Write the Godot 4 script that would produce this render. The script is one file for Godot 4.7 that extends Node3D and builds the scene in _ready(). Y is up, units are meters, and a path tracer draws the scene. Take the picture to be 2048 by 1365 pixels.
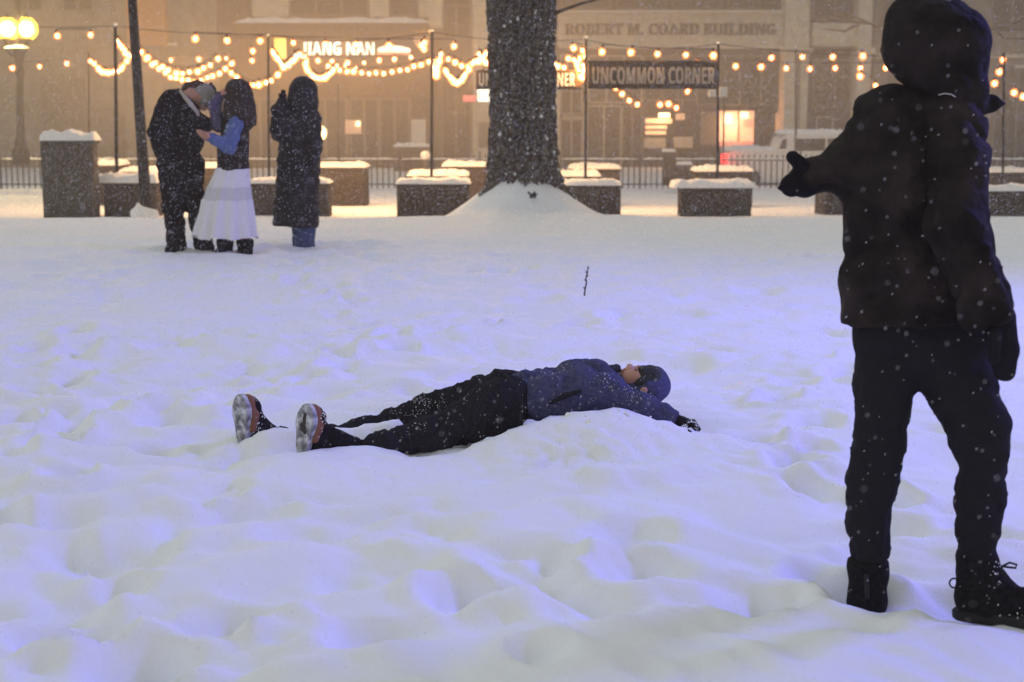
extends Node3D

# ---------------------------------------------------------------- measures
const FPX := 3000.0        # focal length of the photograph in its own pixels
const PITCH := 0.15557     # the camera looks down by this much
const EYE := 1.44

var rng := RandomNumberGenerator.new()
var M := {}
var n_soft := FastNoiseLite.new()
var n_puff := FastNoiseLite.new()
var n_fine := FastNoiseLite.new()
var n_fold := FastNoiseLite.new()
var taken := {}

func P(px: float, py: float, d: float) -> Vector3:
	# the point at distance d in front of the camera that the photograph shows at (px, py)
	var a := (px - 1024.0) / FPX
	var b := -(py - 682.5) / FPX
	var c := cos(PITCH)
	var s := sin(PITCH)
	var t := d / (c + b * s)
	return Vector3(a * t, EYE + (b * c - s) * t, -d)

func R(px: float, d: float) -> float:
	return px * d / FPX

# ---------------------------------------------------------------- naming
func numbered(called: String) -> String:
	var n: int = taken.get(called, 0)
	taken[called] = n + 1
	return called if n == 0 else "%s_%03d" % [called, n]

func thing(called: String, label: String, category: String, at := Vector3.ZERO, group := "") -> Node3D:
	var o := Node3D.new()
	o.name = numbered(called)
	add_child(o)
	o.position = at
	o.set_meta("label", label)
	o.set_meta("category", category)
	if group:
		o.set_meta("group", group)
	return o

func part(called: String, mesh: Mesh, m: Material, parent: Node3D, at := Vector3.ZERO, stuff := false) -> MeshInstance3D:
	# at is in world coordinates
	var o := MeshInstance3D.new()
	o.name = called
	o.mesh = mesh
	if m:
		o.material_override = m
	parent.add_child(o, true)
	o.global_position = at
	if stuff:
		o.set_meta("kind", "stuff")
	return o

func structure(called: String, mesh: Mesh, m: Material) -> MeshInstance3D:
	var o := MeshInstance3D.new()
	o.name = called
	o.mesh = mesh
	o.material_override = m
	add_child(o, true)
	o.set_meta("kind", "structure")
	return o

# ---------------------------------------------------------------- materials
func noise_tex(freq: float, oct: int, seed_: int, as_normal := false, bump := 4.0, size := 512, ramp: Gradient = null) -> NoiseTexture2D:
	var n := FastNoiseLite.new()
	n.noise_type = FastNoiseLite.TYPE_SIMPLEX_SMOOTH
	n.seed = seed_
	n.frequency = freq
	n.fractal_octaves = oct
	var t := NoiseTexture2D.new()
	t.width = size
	t.height = size
	t.seamless = true
	t.noise = n
	if as_normal:
		t.as_normal_map = true
		t.bump_strength = bump
	if ramp:
		t.color_ramp = ramp
	return t

func two(a: Color, b: Color) -> Gradient:
	var g := Gradient.new()
	g.offsets = PackedFloat32Array([0.2, 0.8])
	g.colors = PackedColorArray([a.linear_to_srgb(), b.linear_to_srgb()])
	return g

func mat(called: String, c: Color, rough := 0.85, spec := 0.3) -> StandardMaterial3D:
	var m := StandardMaterial3D.new()
	m.resource_name = called
	m.albedo_color = c.linear_to_srgb()
	m.roughness = rough
	m.metallic_specular = spec
	M[called] = m
	return m

func tri(m: StandardMaterial3D, scale: float, normal: Texture2D = null, strength := 1.0, albedo: Texture2D = null, world := false) -> void:
	m.uv1_triplanar = true
	m.uv1_world_triplanar = world
	m.uv1_scale = Vector3.ONE * scale
	if normal:
		m.normal_enabled = true
		m.normal_texture = normal
		m.normal_scale = strength
	if albedo:
		m.albedo_color = Color.WHITE
		m.albedo_texture = albedo

func glow(called: String, c: Color, e: float) -> StandardMaterial3D:
	var m := mat(called, Color(0.5, 0.5, 0.5), 0.5)
	m.emission_enabled = true
	m.emission = c
	m.emission_energy_multiplier = e
	return m

func make_materials() -> void:
	var grain := noise_tex(0.09, 4, 3, true, 6.0)
	var weave := noise_tex(0.05, 5, 11, true, 8.0)
	var s := mat("snow", Color(0.86, 0.87, 0.90), 0.7, 0.25)
	tri(s, 1.9, grain, 0.22, null, true)
	s = mat("cap_snow", Color(0.86, 0.86, 0.87), 0.75, 0.25)
	tri(s, 2.2, grain, 0.25, null, true)
	s = mat("air_flake", Color(0.9, 0.9, 0.92), 0.8, 0.2)
	s.transparency = BaseMaterial3D.TRANSPARENCY_ALPHA
	s.albedo_color.a = 0.48
	mat("flake", Color(0.9, 0.9, 0.92), 0.8, 0.2)
	s = mat("black_coat", Color(0.016, 0.014, 0.018), 0.8, 0.22)
	tri(s, 0.9, weave, 0.45, noise_tex(0.012, 4, 21, false, 1.0, 512, two(Color(0.006, 0.005, 0.005), Color(0.036, 0.027, 0.026))))
	s = mat("black_trousers", Color(0.014, 0.014, 0.018), 0.85, 0.2)
	tri(s, 4.0, weave, 0.5)
	s = mat("black_mitten", Color(0.012, 0.011, 0.014), 0.9, 0.2)
	tri(s, 6.0, weave, 0.6)
	s = mat("black_boot", Color(0.014, 0.013, 0.016), 0.8, 0.2)
	tri(s, 6.0, weave, 0.4, noise_tex(0.04, 4, 33, false, 1.0, 256, two(Color(0.004, 0.004, 0.005), Color(0.016, 0.016, 0.019))))
	mat("boot_rubber", Color(0.012, 0.012, 0.013), 0.7, 0.4)
	mat("lace", Color(0.012, 0.012, 0.015), 0.9)
	s = mat("navy_jacket", Color(0.05, 0.055, 0.15), 0.85, 0.2)
	tri(s, 4.0, weave, 0.6, noise_tex(0.02, 4, 5, false, 1.0, 512, two(Color(0.042, 0.044, 0.105), Color(0.082, 0.084, 0.18))))
	s = mat("dark_jeans", Color(0.018, 0.018, 0.024), 0.9, 0.15)
	tri(s, 5.0, weave, 0.7, noise_tex(0.03, 4, 8, false, 1.0, 512, two(Color(0.010, 0.010, 0.015), Color(0.032, 0.032, 0.042))))
	s = mat("skin", Color(0.48, 0.25, 0.18), 0.55, 0.4)
	s.subsurf_scatter_enabled = true
	s.subsurf_scatter_strength = 0.15
	mat("lip", Color(0.36, 0.12, 0.10), 0.5)
	mat("brow", Color(0.03, 0.02, 0.015), 0.9)
	s = mat("dark_hair", Color(0.02, 0.022, 0.018), 0.7, 0.4)
	tri(s, 9.0, weave, 0.9)
	s = mat("sole_pale", Color(0.62, 0.63, 0.66), 0.8)
	tri(s, 2.6, grain, 0.7, noise_tex(0.03, 5, 14, false, 1.0, 256, two(Color(0.14, 0.14, 0.15), Color(0.66, 0.66, 0.70))))
	s = mat("boot_tan", Color(0.21, 0.092, 0.05), 0.6)
	tri(s, 8.0, weave, 0.4)
	mat("tread", Color(0.06, 0.05, 0.045), 0.9)
	s = mat("far_coat", Color(0.013, 0.010, 0.010), 0.85, 0.2)
	tri(s, 3.0, weave, 0.5)
	s = mat("puffer", Color(0.013, 0.010, 0.011), 0.6, 0.35)
	tri(s, 3.0, weave, 0.4)
	mat("scarf", Color(0.42, 0.36, 0.30), 0.95)
	mat("grey_hat", Color(0.28, 0.26, 0.23), 0.95)
	s = mat("brown_hair", Color(0.030, 0.017, 0.011), 0.7, 0.4)
	tri(s, 8.0, weave, 0.8)
	mat("auburn_hair", Color(0.07, 0.035, 0.022), 0.8)
	s = mat("blue_sleeve", Color(0.105, 0.14, 0.30), 0.9, 0.2)
	tri(s, 5.0, weave, 0.4)
	mat("purple_sleeve", Color(0.09, 0.075, 0.13), 0.9, 0.2)
	s = mat("white_skirt", Color(0.72, 0.70, 0.74), 0.9, 0.2)
	tri(s, 4.0, weave, 0.3)
	mat("lace_band", Color(0.58, 0.56, 0.60), 0.95)
	mat("vest", Color(0.022, 0.016, 0.014), 0.85)
	mat("blue_jeans", Color(0.05, 0.07, 0.14), 0.9)
	s = mat("bark", Color(0.045, 0.035, 0.027), 0.95, 0.15)
	tri(s, 0.8, noise_tex(0.03, 5, 44, true, 14.0), 0.9, noise_tex(0.025, 5, 45, false, 1.0, 512, two(Color(0.04, 0.032, 0.024), Color(0.19, 0.155, 0.12))))
	s = mat("planter_stone", Color(0.05, 0.042, 0.034), 0.9, 0.2)
	tri(s, 1.2, grain, 0.5, noise_tex(0.03, 5, 55, false, 1.0, 512, two(Color(0.034, 0.028, 0.022), Color(0.075, 0.063, 0.050))), true)
	s = mat("granite", Color(0.09, 0.085, 0.07), 0.9, 0.2)
	tri(s, 1.1, grain, 0.5, noise_tex(0.04, 5, 56, false, 1.0, 512, two(Color(0.055, 0.05, 0.042), Color(0.12, 0.11, 0.092))), true)
	mat("iron", Color(0.012, 0.011, 0.010), 0.6, 0.4)
	mat("pole", Color(0.016, 0.013, 0.010), 0.7, 0.3)
	mat("cable", Color(0.012, 0.010, 0.010), 0.8)
	s = mat("orange_lit_stone", Color(0.55, 0.24, 0.09), 0.9, 0.2)  # pilaster stone with the orange lamp glow put into its colour
	s = mat("limestone", Color(0.36, 0.32, 0.26), 0.9, 0.2)
	tri(s, 0.35, grain, 0.3, noise_tex(0.012, 5, 61, false, 1.0, 512, two(Color(0.50, 0.455, 0.37), Color(0.66, 0.60, 0.50))), true)
	s = mat("grey_stone", Color(0.26, 0.23, 0.19), 0.9, 0.2)
	tri(s, 0.3, grain, 0.3, noise_tex(0.012, 5, 62, false, 1.0, 512, two(Color(0.21, 0.185, 0.15), Color(0.31, 0.275, 0.23))), true)
	mat("panel_stone", Color(0.17, 0.15, 0.125), 0.9)
	s = mat("brown_front", Color(0.11, 0.078, 0.055), 0.85, 0.2)
	tri(s, 0.5, grain, 0.3, noise_tex(0.02, 4, 63, false, 1.0, 256, two(Color(0.085, 0.052, 0.031), Color(0.14, 0.088, 0.054))), true)
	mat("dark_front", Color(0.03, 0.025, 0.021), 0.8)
	mat("window_frame", Color(0.16, 0.145, 0.12), 0.7)
	mat("pale_frame", Color(0.46, 0.42, 0.35), 0.7)
	mat("dark_pane", Color(0.012, 0.012, 0.012), 0.15, 0.35)
	mat("letter_dark", Color(0.035, 0.03, 0.024), 0.9)
	mat("sign_board", Color(0.035, 0.030, 0.027), 0.8)
	mat("sign_letter", Color(0.33, 0.29, 0.25), 0.85)
	mat("notice", Color(0.62, 0.60, 0.56), 0.8)
	s = mat("car_paint", Color(0.76, 0.75, 0.74), 0.35, 0.5)
	mat("tyre", Color(0.015, 0.015, 0.015), 0.9)
	mat("rim", Color(0.25, 0.25, 0.25), 0.4)
	mat("twig", Color(0.03, 0.025, 0.03), 0.9)
	glow("bulb_glow", Color(1.0, 0.84, 0.62), 12.0)
	var ag := glow("bulb_halo", Color(1.0, 0.40, 0.13), 1.0)  # glowing shell added around each bulb to draw its halo
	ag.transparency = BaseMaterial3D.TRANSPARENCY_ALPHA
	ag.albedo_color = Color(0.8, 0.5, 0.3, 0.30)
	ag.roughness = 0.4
	glow("street_globe", Color(1.0, 0.92, 0.62), 10.0)
	var lg := glow("lamp_halo", Color(1.0, 0.72, 0.14), 0.8)  # glowing shell added around each globe to draw its glare
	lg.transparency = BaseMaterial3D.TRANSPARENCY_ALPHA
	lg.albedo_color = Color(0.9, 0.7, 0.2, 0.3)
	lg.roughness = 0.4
	glow("sign_white", Color(1.0, 0.93, 0.82), 1.7)
	glow("sign_yellow", Color(1.0, 0.72, 0.20), 1.4)
	glow("sign_orange", Color(1.0, 0.48, 0.16), 1.1)
	glow("sign_red", Color(1.0, 0.10, 0.06), 0.9)
	glow("shop_warm", Color(1.0, 0.62, 0.42), 1.0)
	glow("shop_lamp", Color(1.0, 0.80, 0.55), 5.0)
	glow("shop_dim", Color(1.0, 0.62, 0.34), 0.35)
	glow("shop_red", Color(1.0, 0.16, 0.12), 0.45)
	glow("menu_glow", Color(1.0, 0.68, 0.42), 1.3)
	glow("tail_red", Color(1.0, 0.06, 0.10), 2.2)
	glow("flood_glow", Color(0.45, 0.42, 1.0), 8.0)

# ---------------------------------------------------------------- shapes
func pack(v: PackedVector3Array, idx: PackedInt32Array) -> ArrayMesh:
	var nor := PackedVector3Array()
	nor.resize(v.size())
	var i := 0
	while i < idx.size():
		var a := v[idx[i]]
		var fn := (v[idx[i + 2]] - a).cross(v[idx[i + 1]] - a)
		nor[idx[i]] += fn
		nor[idx[i + 1]] += fn
		nor[idx[i + 2]] += fn
		i += 3
	for k in nor.size():
		nor[k] = nor[k].normalized()
	var arr := []
	arr.resize(Mesh.ARRAY_MAX)
	arr[Mesh.ARRAY_VERTEX] = v
	arr[Mesh.ARRAY_NORMAL] = nor
	arr[Mesh.ARRAY_INDEX] = idx
	var m := ArrayMesh.new()
	m.add_surface_from_arrays(Mesh.PRIMITIVE_TRIANGLES, arr)
	return m

func join(meshes: Array) -> ArrayMesh:
	var st := SurfaceTool.new()
	for m in meshes:
		st.append_from(m, 0, Transform3D())
	return st.commit()

func box(size: Vector3, bevel := 0.0) -> ArrayMesh:
	# a box about its centre, its edges chamfered
	var st := SurfaceTool.new()
	st.begin(Mesh.PRIMITIVE_TRIANGLES)
	var h := size / 2.0
	if bevel <= 0.0:
		var bm := BoxMesh.new()
		bm.size = size
		st.append_from(bm, 0, Transform3D())
		return st.commit()
	var b := minf(bevel, minf(h.x, minf(h.y, h.z)) * 0.9)
	var pts := PackedVector3Array()
	for sx in [-1, 1]:
		for sy in [-1, 1]:
			for sz in [-1, 1]:
				pts.append(Vector3(sx * (h.x - b), sy * (h.y - b), sz * h.z))
				pts.append(Vector3(sx * (h.x - b), sy * h.y, sz * (h.z - b)))
				pts.append(Vector3(sx * h.x, sy * (h.y - b), sz * (h.z - b)))
	return hull(pts)

func hull(pts: PackedVector3Array) -> ArrayMesh:
	var c := ConvexPolygonShape3D.new()
	c.points = pts
	var dm: ArrayMesh = null
	# flat faces: sort the points of every supporting plane round its middle
	var st := SurfaceTool.new()
	st.begin(Mesh.PRIMITIVE_TRIANGLES)
	st.set_smooth_group(-1)
	var n := pts.size()
	var done := {}
	for i in n:
		for j in range(i + 1, n):
			for k in range(j + 1, n):
				var nn := (pts[j] - pts[i]).cross(pts[k] - pts[i])
				if nn.length() < 1e-9:
					continue
				nn = nn.normalized()
				var above := 0
				var below := 0
				for q in n:
					var s := nn.dot(pts[q] - pts[i])
					if s > 1e-5:
						above += 1
					elif s < -1e-5:
						below += 1
				if above > 0 and below > 0:
					continue
				if above > 0:
					nn = -nn
				var key := "%.3f %.3f %.3f" % [nn.x + 0.0001, nn.y + 0.0001, nn.z + 0.0001]
				if done.has(key):
					continue
				done[key] = true
				var on := []
				var mid := Vector3.ZERO
				for q in n:
					if absf(nn.dot(pts[q] - pts[i])) < 1e-5:
						on.append(pts[q])
						mid += pts[q]
				mid /= on.size()
				var u: Vector3 = (on[0] - mid).normalized()
				var w := nn.cross(u)
				on.sort_custom(func(a, b2): return atan2((a - mid).dot(w), (a - mid).dot(u)) > atan2((b2 - mid).dot(w), (b2 - mid).dot(u)))
				for q in range(1, on.size() - 1):
					for p3 in [on[0], on[q], on[q + 1]]:
						st.set_normal(nn)
						st.add_vertex(p3)
	dm = st.commit()
	return dm

func tube(pts: Array, radii: Array, sides := 8) -> ArrayMesh:
	var v := PackedVector3Array()
	var idx := PackedInt32Array()
	var n := pts.size()
	var side := Vector3.ZERO
	for i in n:
		var dir: Vector3 = (pts[mini(i + 1, n - 1)] - pts[maxi(i - 1, 0)]).normalized()
		if side == Vector3.ZERO:
			side = dir.cross(Vector3.UP if absf(dir.y) < 0.9 else Vector3.RIGHT).normalized()
		side = (side - dir * side.dot(dir)).normalized()
		var up := dir.cross(side)
		var r: float = radii[mini(i, radii.size() - 1)]
		for k in sides:
			var a := TAU * k / sides
			v.append(pts[i] + (side * cos(a) + up * sin(a)) * r)
	for i in n - 1:
		for k in sides:
			var a := i * sides + k
			var b := i * sides + (k + 1) % sides
			idx.append_array([a, a + sides, b, b, a + sides, b + sides])
	v.append(pts[0])
	v.append(pts[n - 1])
	for k in sides:
		idx.append_array([v.size() - 2, k, (k + 1) % sides])
		idx.append_array([v.size() - 1, (n - 1) * sides + (k + 1) % sides, (n - 1) * sides + k])
	return pack(v, idx)

func prism(poly: PackedVector2Array, depth: float) -> ArrayMesh:
	# a polygon in x and y, extruded along z about z = 0, flat shaded
	var st := SurfaceTool.new()
	st.begin(Mesh.PRIMITIVE_TRIANGLES)
	var p := poly.duplicate()
	if not Geometry2D.is_polygon_clockwise(p):
		p.reverse()
	var t := Geometry2D.triangulate_polygon(p)
	var z := depth / 2.0
	var i := 0
	while i < t.size():
		var a := p[t[i]]
		var b := p[t[i + 1]]
		var c := p[t[i + 2]]
		if (b - a).cross(c - a) > 0.0:
			var sw := b
			b = c
			c = sw
		for q in [a, b, c]:
			st.set_normal(Vector3(0, 0, 1))
			st.add_vertex(Vector3(q.x, q.y, z))
		for q in [a, c, b]:
			st.set_normal(Vector3(0, 0, -1))
			st.add_vertex(Vector3(q.x, q.y, -z))
		i += 3
	for k in p.size():
		var a := p[k]
		var b := p[(k + 1) % p.size()]
		var e := b - a
		var nn := Vector3(-e.y, e.x, 0).normalized()
		for q in [Vector3(a.x, a.y, z), Vector3(a.x, a.y, -z), Vector3(b.x, b.y, z), Vector3(b.x, b.y, z), Vector3(a.x, a.y, -z), Vector3(b.x, b.y, -z)]:
			st.set_normal(nn)
			st.add_vertex(q)
	return st.commit()

func pillow(w: float, d: float, h: float, seed_: int, nx := 18, nz := 8) -> ArrayMesh:
	# snow lying on a flat top: rounded rim, uneven surface, base at y = 0
	var v := PackedVector3Array()
	var idx := PackedInt32Array()
	for j in nz + 1:
		for i in nx + 1:
			var u := -1.0 + 2.0 * i / nx
			var t := -1.0 + 2.0 * j / nz
			u = signf(u) * pow(absf(u), 0.55)
			t = signf(t) * pow(absf(t), 0.6)
			var wob := 1.0 + 0.03 * n_soft.get_noise_2d(seed_ * 17.0 + u * 6.0, t * 5.0)
			var e := sqrt(maxf(0.0, 1.0 - pow(absf(u), 10.0))) * sqrt(maxf(0.0, 1.0 - pow(absf(t), 8.0)))
			var y := h * e * (0.88 + 0.55 * n_soft.get_noise_2d(u * w * 1.4 + seed_ * 9.1, t * d * 1.4) + 0.2 * n_puff.get_noise_2d(u * w * 5.0 + seed_ * 5.0, t * d * 5.0))
			v.append(Vector3(u * w / 2.0 * wob, y, t * d / 2.0 * wob))
	for j in nz:
		for i in nx:
			var a := j * (nx + 1) + i
			idx.append_array([a, a + 1, a + nx + 1, a + 1, a + nx + 2, a + nx + 1])
	return pack(v, idx)

func clump(r: float, seed_: int) -> ArrayMesh:
	# a low lump of snow
	var rg := RandomNumberGenerator.new()
	rg.seed = seed_
	var sm := SphereMesh.new()
	sm.radius = 1.0
	sm.height = 2.0
	sm.radial_segments = 8
	sm.rings = 4
	var arr := sm.get_mesh_arrays()
	var v: PackedVector3Array = arr[Mesh.ARRAY_VERTEX]
	for i in v.size():
		v[i] = v[i] * r * (1.0 + 0.35 * n_fine.get_noise_3dv(v[i] * 3.0 + Vector3.ONE * seed_))
	return pack(v, arr[Mesh.ARRAY_INDEX])

# ---- bodies and clothes: tapered bones joined by a smooth minimum, meshed by surface nets
func bone(a: Vector3, b: Vector3, ra: float, rb: float, axis := Vector3.ZERO, f := 1.0) -> Array:
	return [a, b, ra, rb, axis, f]

func pb(x0: float, y0: float, r0: float, d0: float, x1: float, y1: float, r1: float, d1: float, axis := Vector3.ZERO, f := 1.0) -> Array:
	return [P(x0, y0, d0), P(x1, y1, d1), R(r0, d0), R(r1, d1), axis, f]

func blob(bones: Array, cell: float, k: float, amp := 0.0, freq := 7.0, planes := [], carve := [], stretch := Vector3.ONE, bands := 0.0, crease := 0.0) -> ArrayMesh:
	var lo := Vector3(1e9, 1e9, 1e9)
	var hi := -lo
	for b in bones:
		var r := maxf(b[2], b[3])
		for e in [b[0], b[1]]:
			lo = lo.min(e - Vector3.ONE * r)
			hi = hi.max(e + Vector3.ONE * r)
	lo -= Vector3.ONE * (cell * 2.5 + k * 0.3)
	hi += Vector3.ONE * (cell * 2.5 + k * 0.3)
	var nx := int((hi.x - lo.x) / cell) + 2
	var ny := int((hi.y - lo.y) / cell) + 2
	var nz := int((hi.z - lo.z) / cell) + 2
	var g := PackedFloat32Array()
	g.resize(nx * ny * nz)
	g.fill(1.0)
	for pass_ in 2:
		for b in (bones if pass_ == 0 else carve):
			var a: Vector3 = b[0]
			var ra: float = b[2]
			var rb: float = b[3]
			var ax: Vector3 = b[4]
			var f: float = b[5] - 1.0
			var ba: Vector3 = b[1] - a
			var reach := maxf(ra, rb) + k + cell * 2.0
			var l2: Vector3 = (a.min(b[1]) - Vector3.ONE * reach - lo) / cell
			var h2: Vector3 = (a.max(b[1]) + Vector3.ONE * reach - lo) / cell
			if f != 0.0:
				ba += ax * (ba.dot(ax) * f)
			var inv := 1.0 / maxf(ba.length_squared(), 1e-9)
			for z in range(maxi(0, int(l2.z)), mini(nz, int(h2.z) + 1)):
				for y in range(maxi(0, int(l2.y)), mini(ny, int(h2.y) + 1)):
					var at := (z * ny + y) * nx
					for x in range(maxi(0, int(l2.x)), mini(nx, int(h2.x) + 1)):
						var pa := lo + Vector3(x, y, z) * cell - a
						if f != 0.0:
							pa += ax * (pa.dot(ax) * f)
						var t := clampf(pa.dot(ba) * inv, 0.0, 1.0)
						var d := (pa - ba * t).length() - ra - (rb - ra) * t
						var o := g[at + x]
						if pass_ == 0:
							if d < o + k:
								var h := maxf(k - absf(o - d), 0.0)
								g[at + x] = minf(o, d) - (h * h / (4.0 * k) if k > 0.0 else 0.0)
						elif -d > o:
							g[at + x] = -d
	for p in planes:
		var p0: Vector3 = p[0]
		var pn: Vector3 = p[1]
		var pc: float = pn.dot(lo - p0)
		var far: float = p[2] if p.size() > 2 else 1e9   # a plane may cut only near its own point
		for z in nz:
			for y in ny:
				var at := (z * ny + y) * nx
				for x in nx:
					var o := g[at + x]
					if o < cell * 4.0:
						var s := pc + (pn.x * x + pn.y * y + pn.z * z) * cell
						if s > o and (far > 1e8 or (lo + Vector3(x, y, z) * cell).distance_to(p0) < far):
							g[at + x] = s
	# surface nets
	var vi := PackedInt32Array()
	vi.resize(nx * ny * nz)
	vi.fill(-1)
	var v := PackedVector3Array()
	var cells := PackedInt32Array()
	var sy := nx
	var sz := nx * ny
	var skip := cell * 3.2
	var edges := [[0, 1], [2, 3], [4, 5], [6, 7], [0, 2], [1, 3], [4, 6], [5, 7], [0, 4], [1, 5], [2, 6], [3, 7]]
	var c8 := PackedFloat32Array()
	c8.resize(8)
	for z in nz - 1:
		for y in ny - 1:
			var at := (z * ny + y) * nx
			for x in nx - 1:
				var i0 := at + x
				if absf(g[i0]) > skip:
					continue
				c8[0] = g[i0]
				c8[1] = g[i0 + 1]
				c8[2] = g[i0 + sy]
				c8[3] = g[i0 + sy + 1]
				c8[4] = g[i0 + sz]
				c8[5] = g[i0 + sz + 1]
				c8[6] = g[i0 + sz + sy]
				c8[7] = g[i0 + sz + sy + 1]
				var ins := 0
				for q in 8:
					if c8[q] < 0.0:
						ins += 1
				if ins == 0 or ins == 8:
					continue
				var sum := Vector3.ZERO
				var cnt := 0
				for e in edges:
					var q0: int = e[0]
					var q1: int = e[1]
					if (c8[q0] < 0.0) != (c8[q1] < 0.0):
						var t := c8[q0] / (c8[q0] - c8[q1])
						var p0 := Vector3(q0 & 1, (q0 >> 1) & 1, q0 >> 2)
						var p1 := Vector3(q1 & 1, (q1 >> 1) & 1, q1 >> 2)
						sum += p0.lerp(p1, t)
						cnt += 1
				vi[i0] = v.size()
				cells.append(i0)
				v.append(lo + (Vector3(x, y, z) + sum / cnt) * cell)
	var idx := PackedInt32Array()
	for i0 in cells:
		var ins := g[i0] < 0.0
		for ax in 3:
			var step: int = [1, sy, sz][ax]
			var u: int = [sy, sz, 1][ax]
			var w: int = [sz, 1, sy][ax]
			if ins == (g[i0 + step] < 0.0):
				continue
			if i0 - u - w < 0:
				continue
			var a := vi[i0 - u - w]
			var b := vi[i0 - w]
			var c := vi[i0]
			var d := vi[i0 - u]
			if a < 0 or b < 0 or c < 0 or d < 0:
				continue
			if ins:
				idx.append_array([a, d, c, a, c, b])
			else:
				idx.append_array([a, b, c, a, c, d])
	var m := pack(v, idx)
	if amp <= 0.0 and bands <= 0.0 and crease <= 0.0:
		return m
	var nor: PackedVector3Array = m.surface_get_arrays(0)[Mesh.ARRAY_NORMAL]
	for i in v.size():
		var o := amp * n_fold.get_noise_3dv(v[i] * stretch * freq)
		if crease > 0.0:
			o -= crease * pow(1.0 - minf(absf(n_puff.get_noise_3dv(v[i] * stretch * freq * 0.55 + Vector3(5, 3, 8))) * 2.4, 1.0), 2.5)
			o += crease * 0.5 * pow(1.0 - minf(absf(n_puff.get_noise_3dv(v[i] * stretch * freq * 0.9)) * 2.4, 1.0), 3.0)
		if bands > 0.0:
			o += 0.012 * absf(sin(PI * v[i].y / bands)) - 0.008
		v[i] += nor[i] * o
	return pack(v, idx)

func cling(parent: Node3D, mesh: ArrayMesh, count: int, size: float, ok: Callable, seed_: int, called := "clinging_snow") -> void:
	# grains of snow stuck to a surface: real small lumps, too many to count
	var arr := mesh.surface_get_arrays(0)
	var v: PackedVector3Array = arr[Mesh.ARRAY_VERTEX]
	var nn: PackedVector3Array = arr[Mesh.ARRAY_NORMAL]
	var rg := RandomNumberGenerator.new()
	rg.seed = seed_
	var st := SurfaceTool.new()
	st.begin(Mesh.PRIMITIVE_TRIANGLES)
	var made := 0
	for tries in count * 40:
		var i := rg.randi() % v.size()
		if rg.randf() > ok.call(v[i], nn[i]):
			continue
		var s := size * rg.randf_range(0.4, 1.3)
		var b := Basis.from_euler(Vector3(rg.randf() * TAU, rg.randf() * TAU, rg.randf() * TAU)).scaled_local(Vector3(s, s * 0.6, s * rg.randf_range(0.7, 1.3)))
		st.append_from(grain_mesh, 0, Transform3D(b, v[i] + nn[i] * s * 0.15 + nn[i].cross(Vector3(rg.randf_range(-1, 1), rg.randf_range(-1, 1), rg.randf_range(-1, 1))) * 0.009))
		made += 1
		if made >= count:
			break
	if made > 0:
		part(called, st.commit(), M.flake, parent, Vector3.ZERO, true)

var grain_mesh: ArrayMesh

func make_grain() -> void:
	# a lumpy eight-sided grain
	var v := PackedVector3Array([Vector3(1, 0.1, 0), Vector3(-0.9, 0, 0.2), Vector3(0.1, 0.8, 0), Vector3(0, -0.9, 0.1), Vector3(0.1, 0, 1.1), Vector3(-0.1, 0.1, -0.9)])
	var idx := PackedInt32Array([0, 4, 2, 4, 1, 2, 1, 5, 2, 5, 0, 2, 4, 0, 3, 1, 4, 3, 5, 1, 3, 0, 5, 3])
	for i in range(0, idx.size(), 3):
		var t := idx[i + 1]
		idx[i + 1] = idx[i + 2]
		idx[i + 2] = t
	grain_mesh = pack(v, idx)

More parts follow.
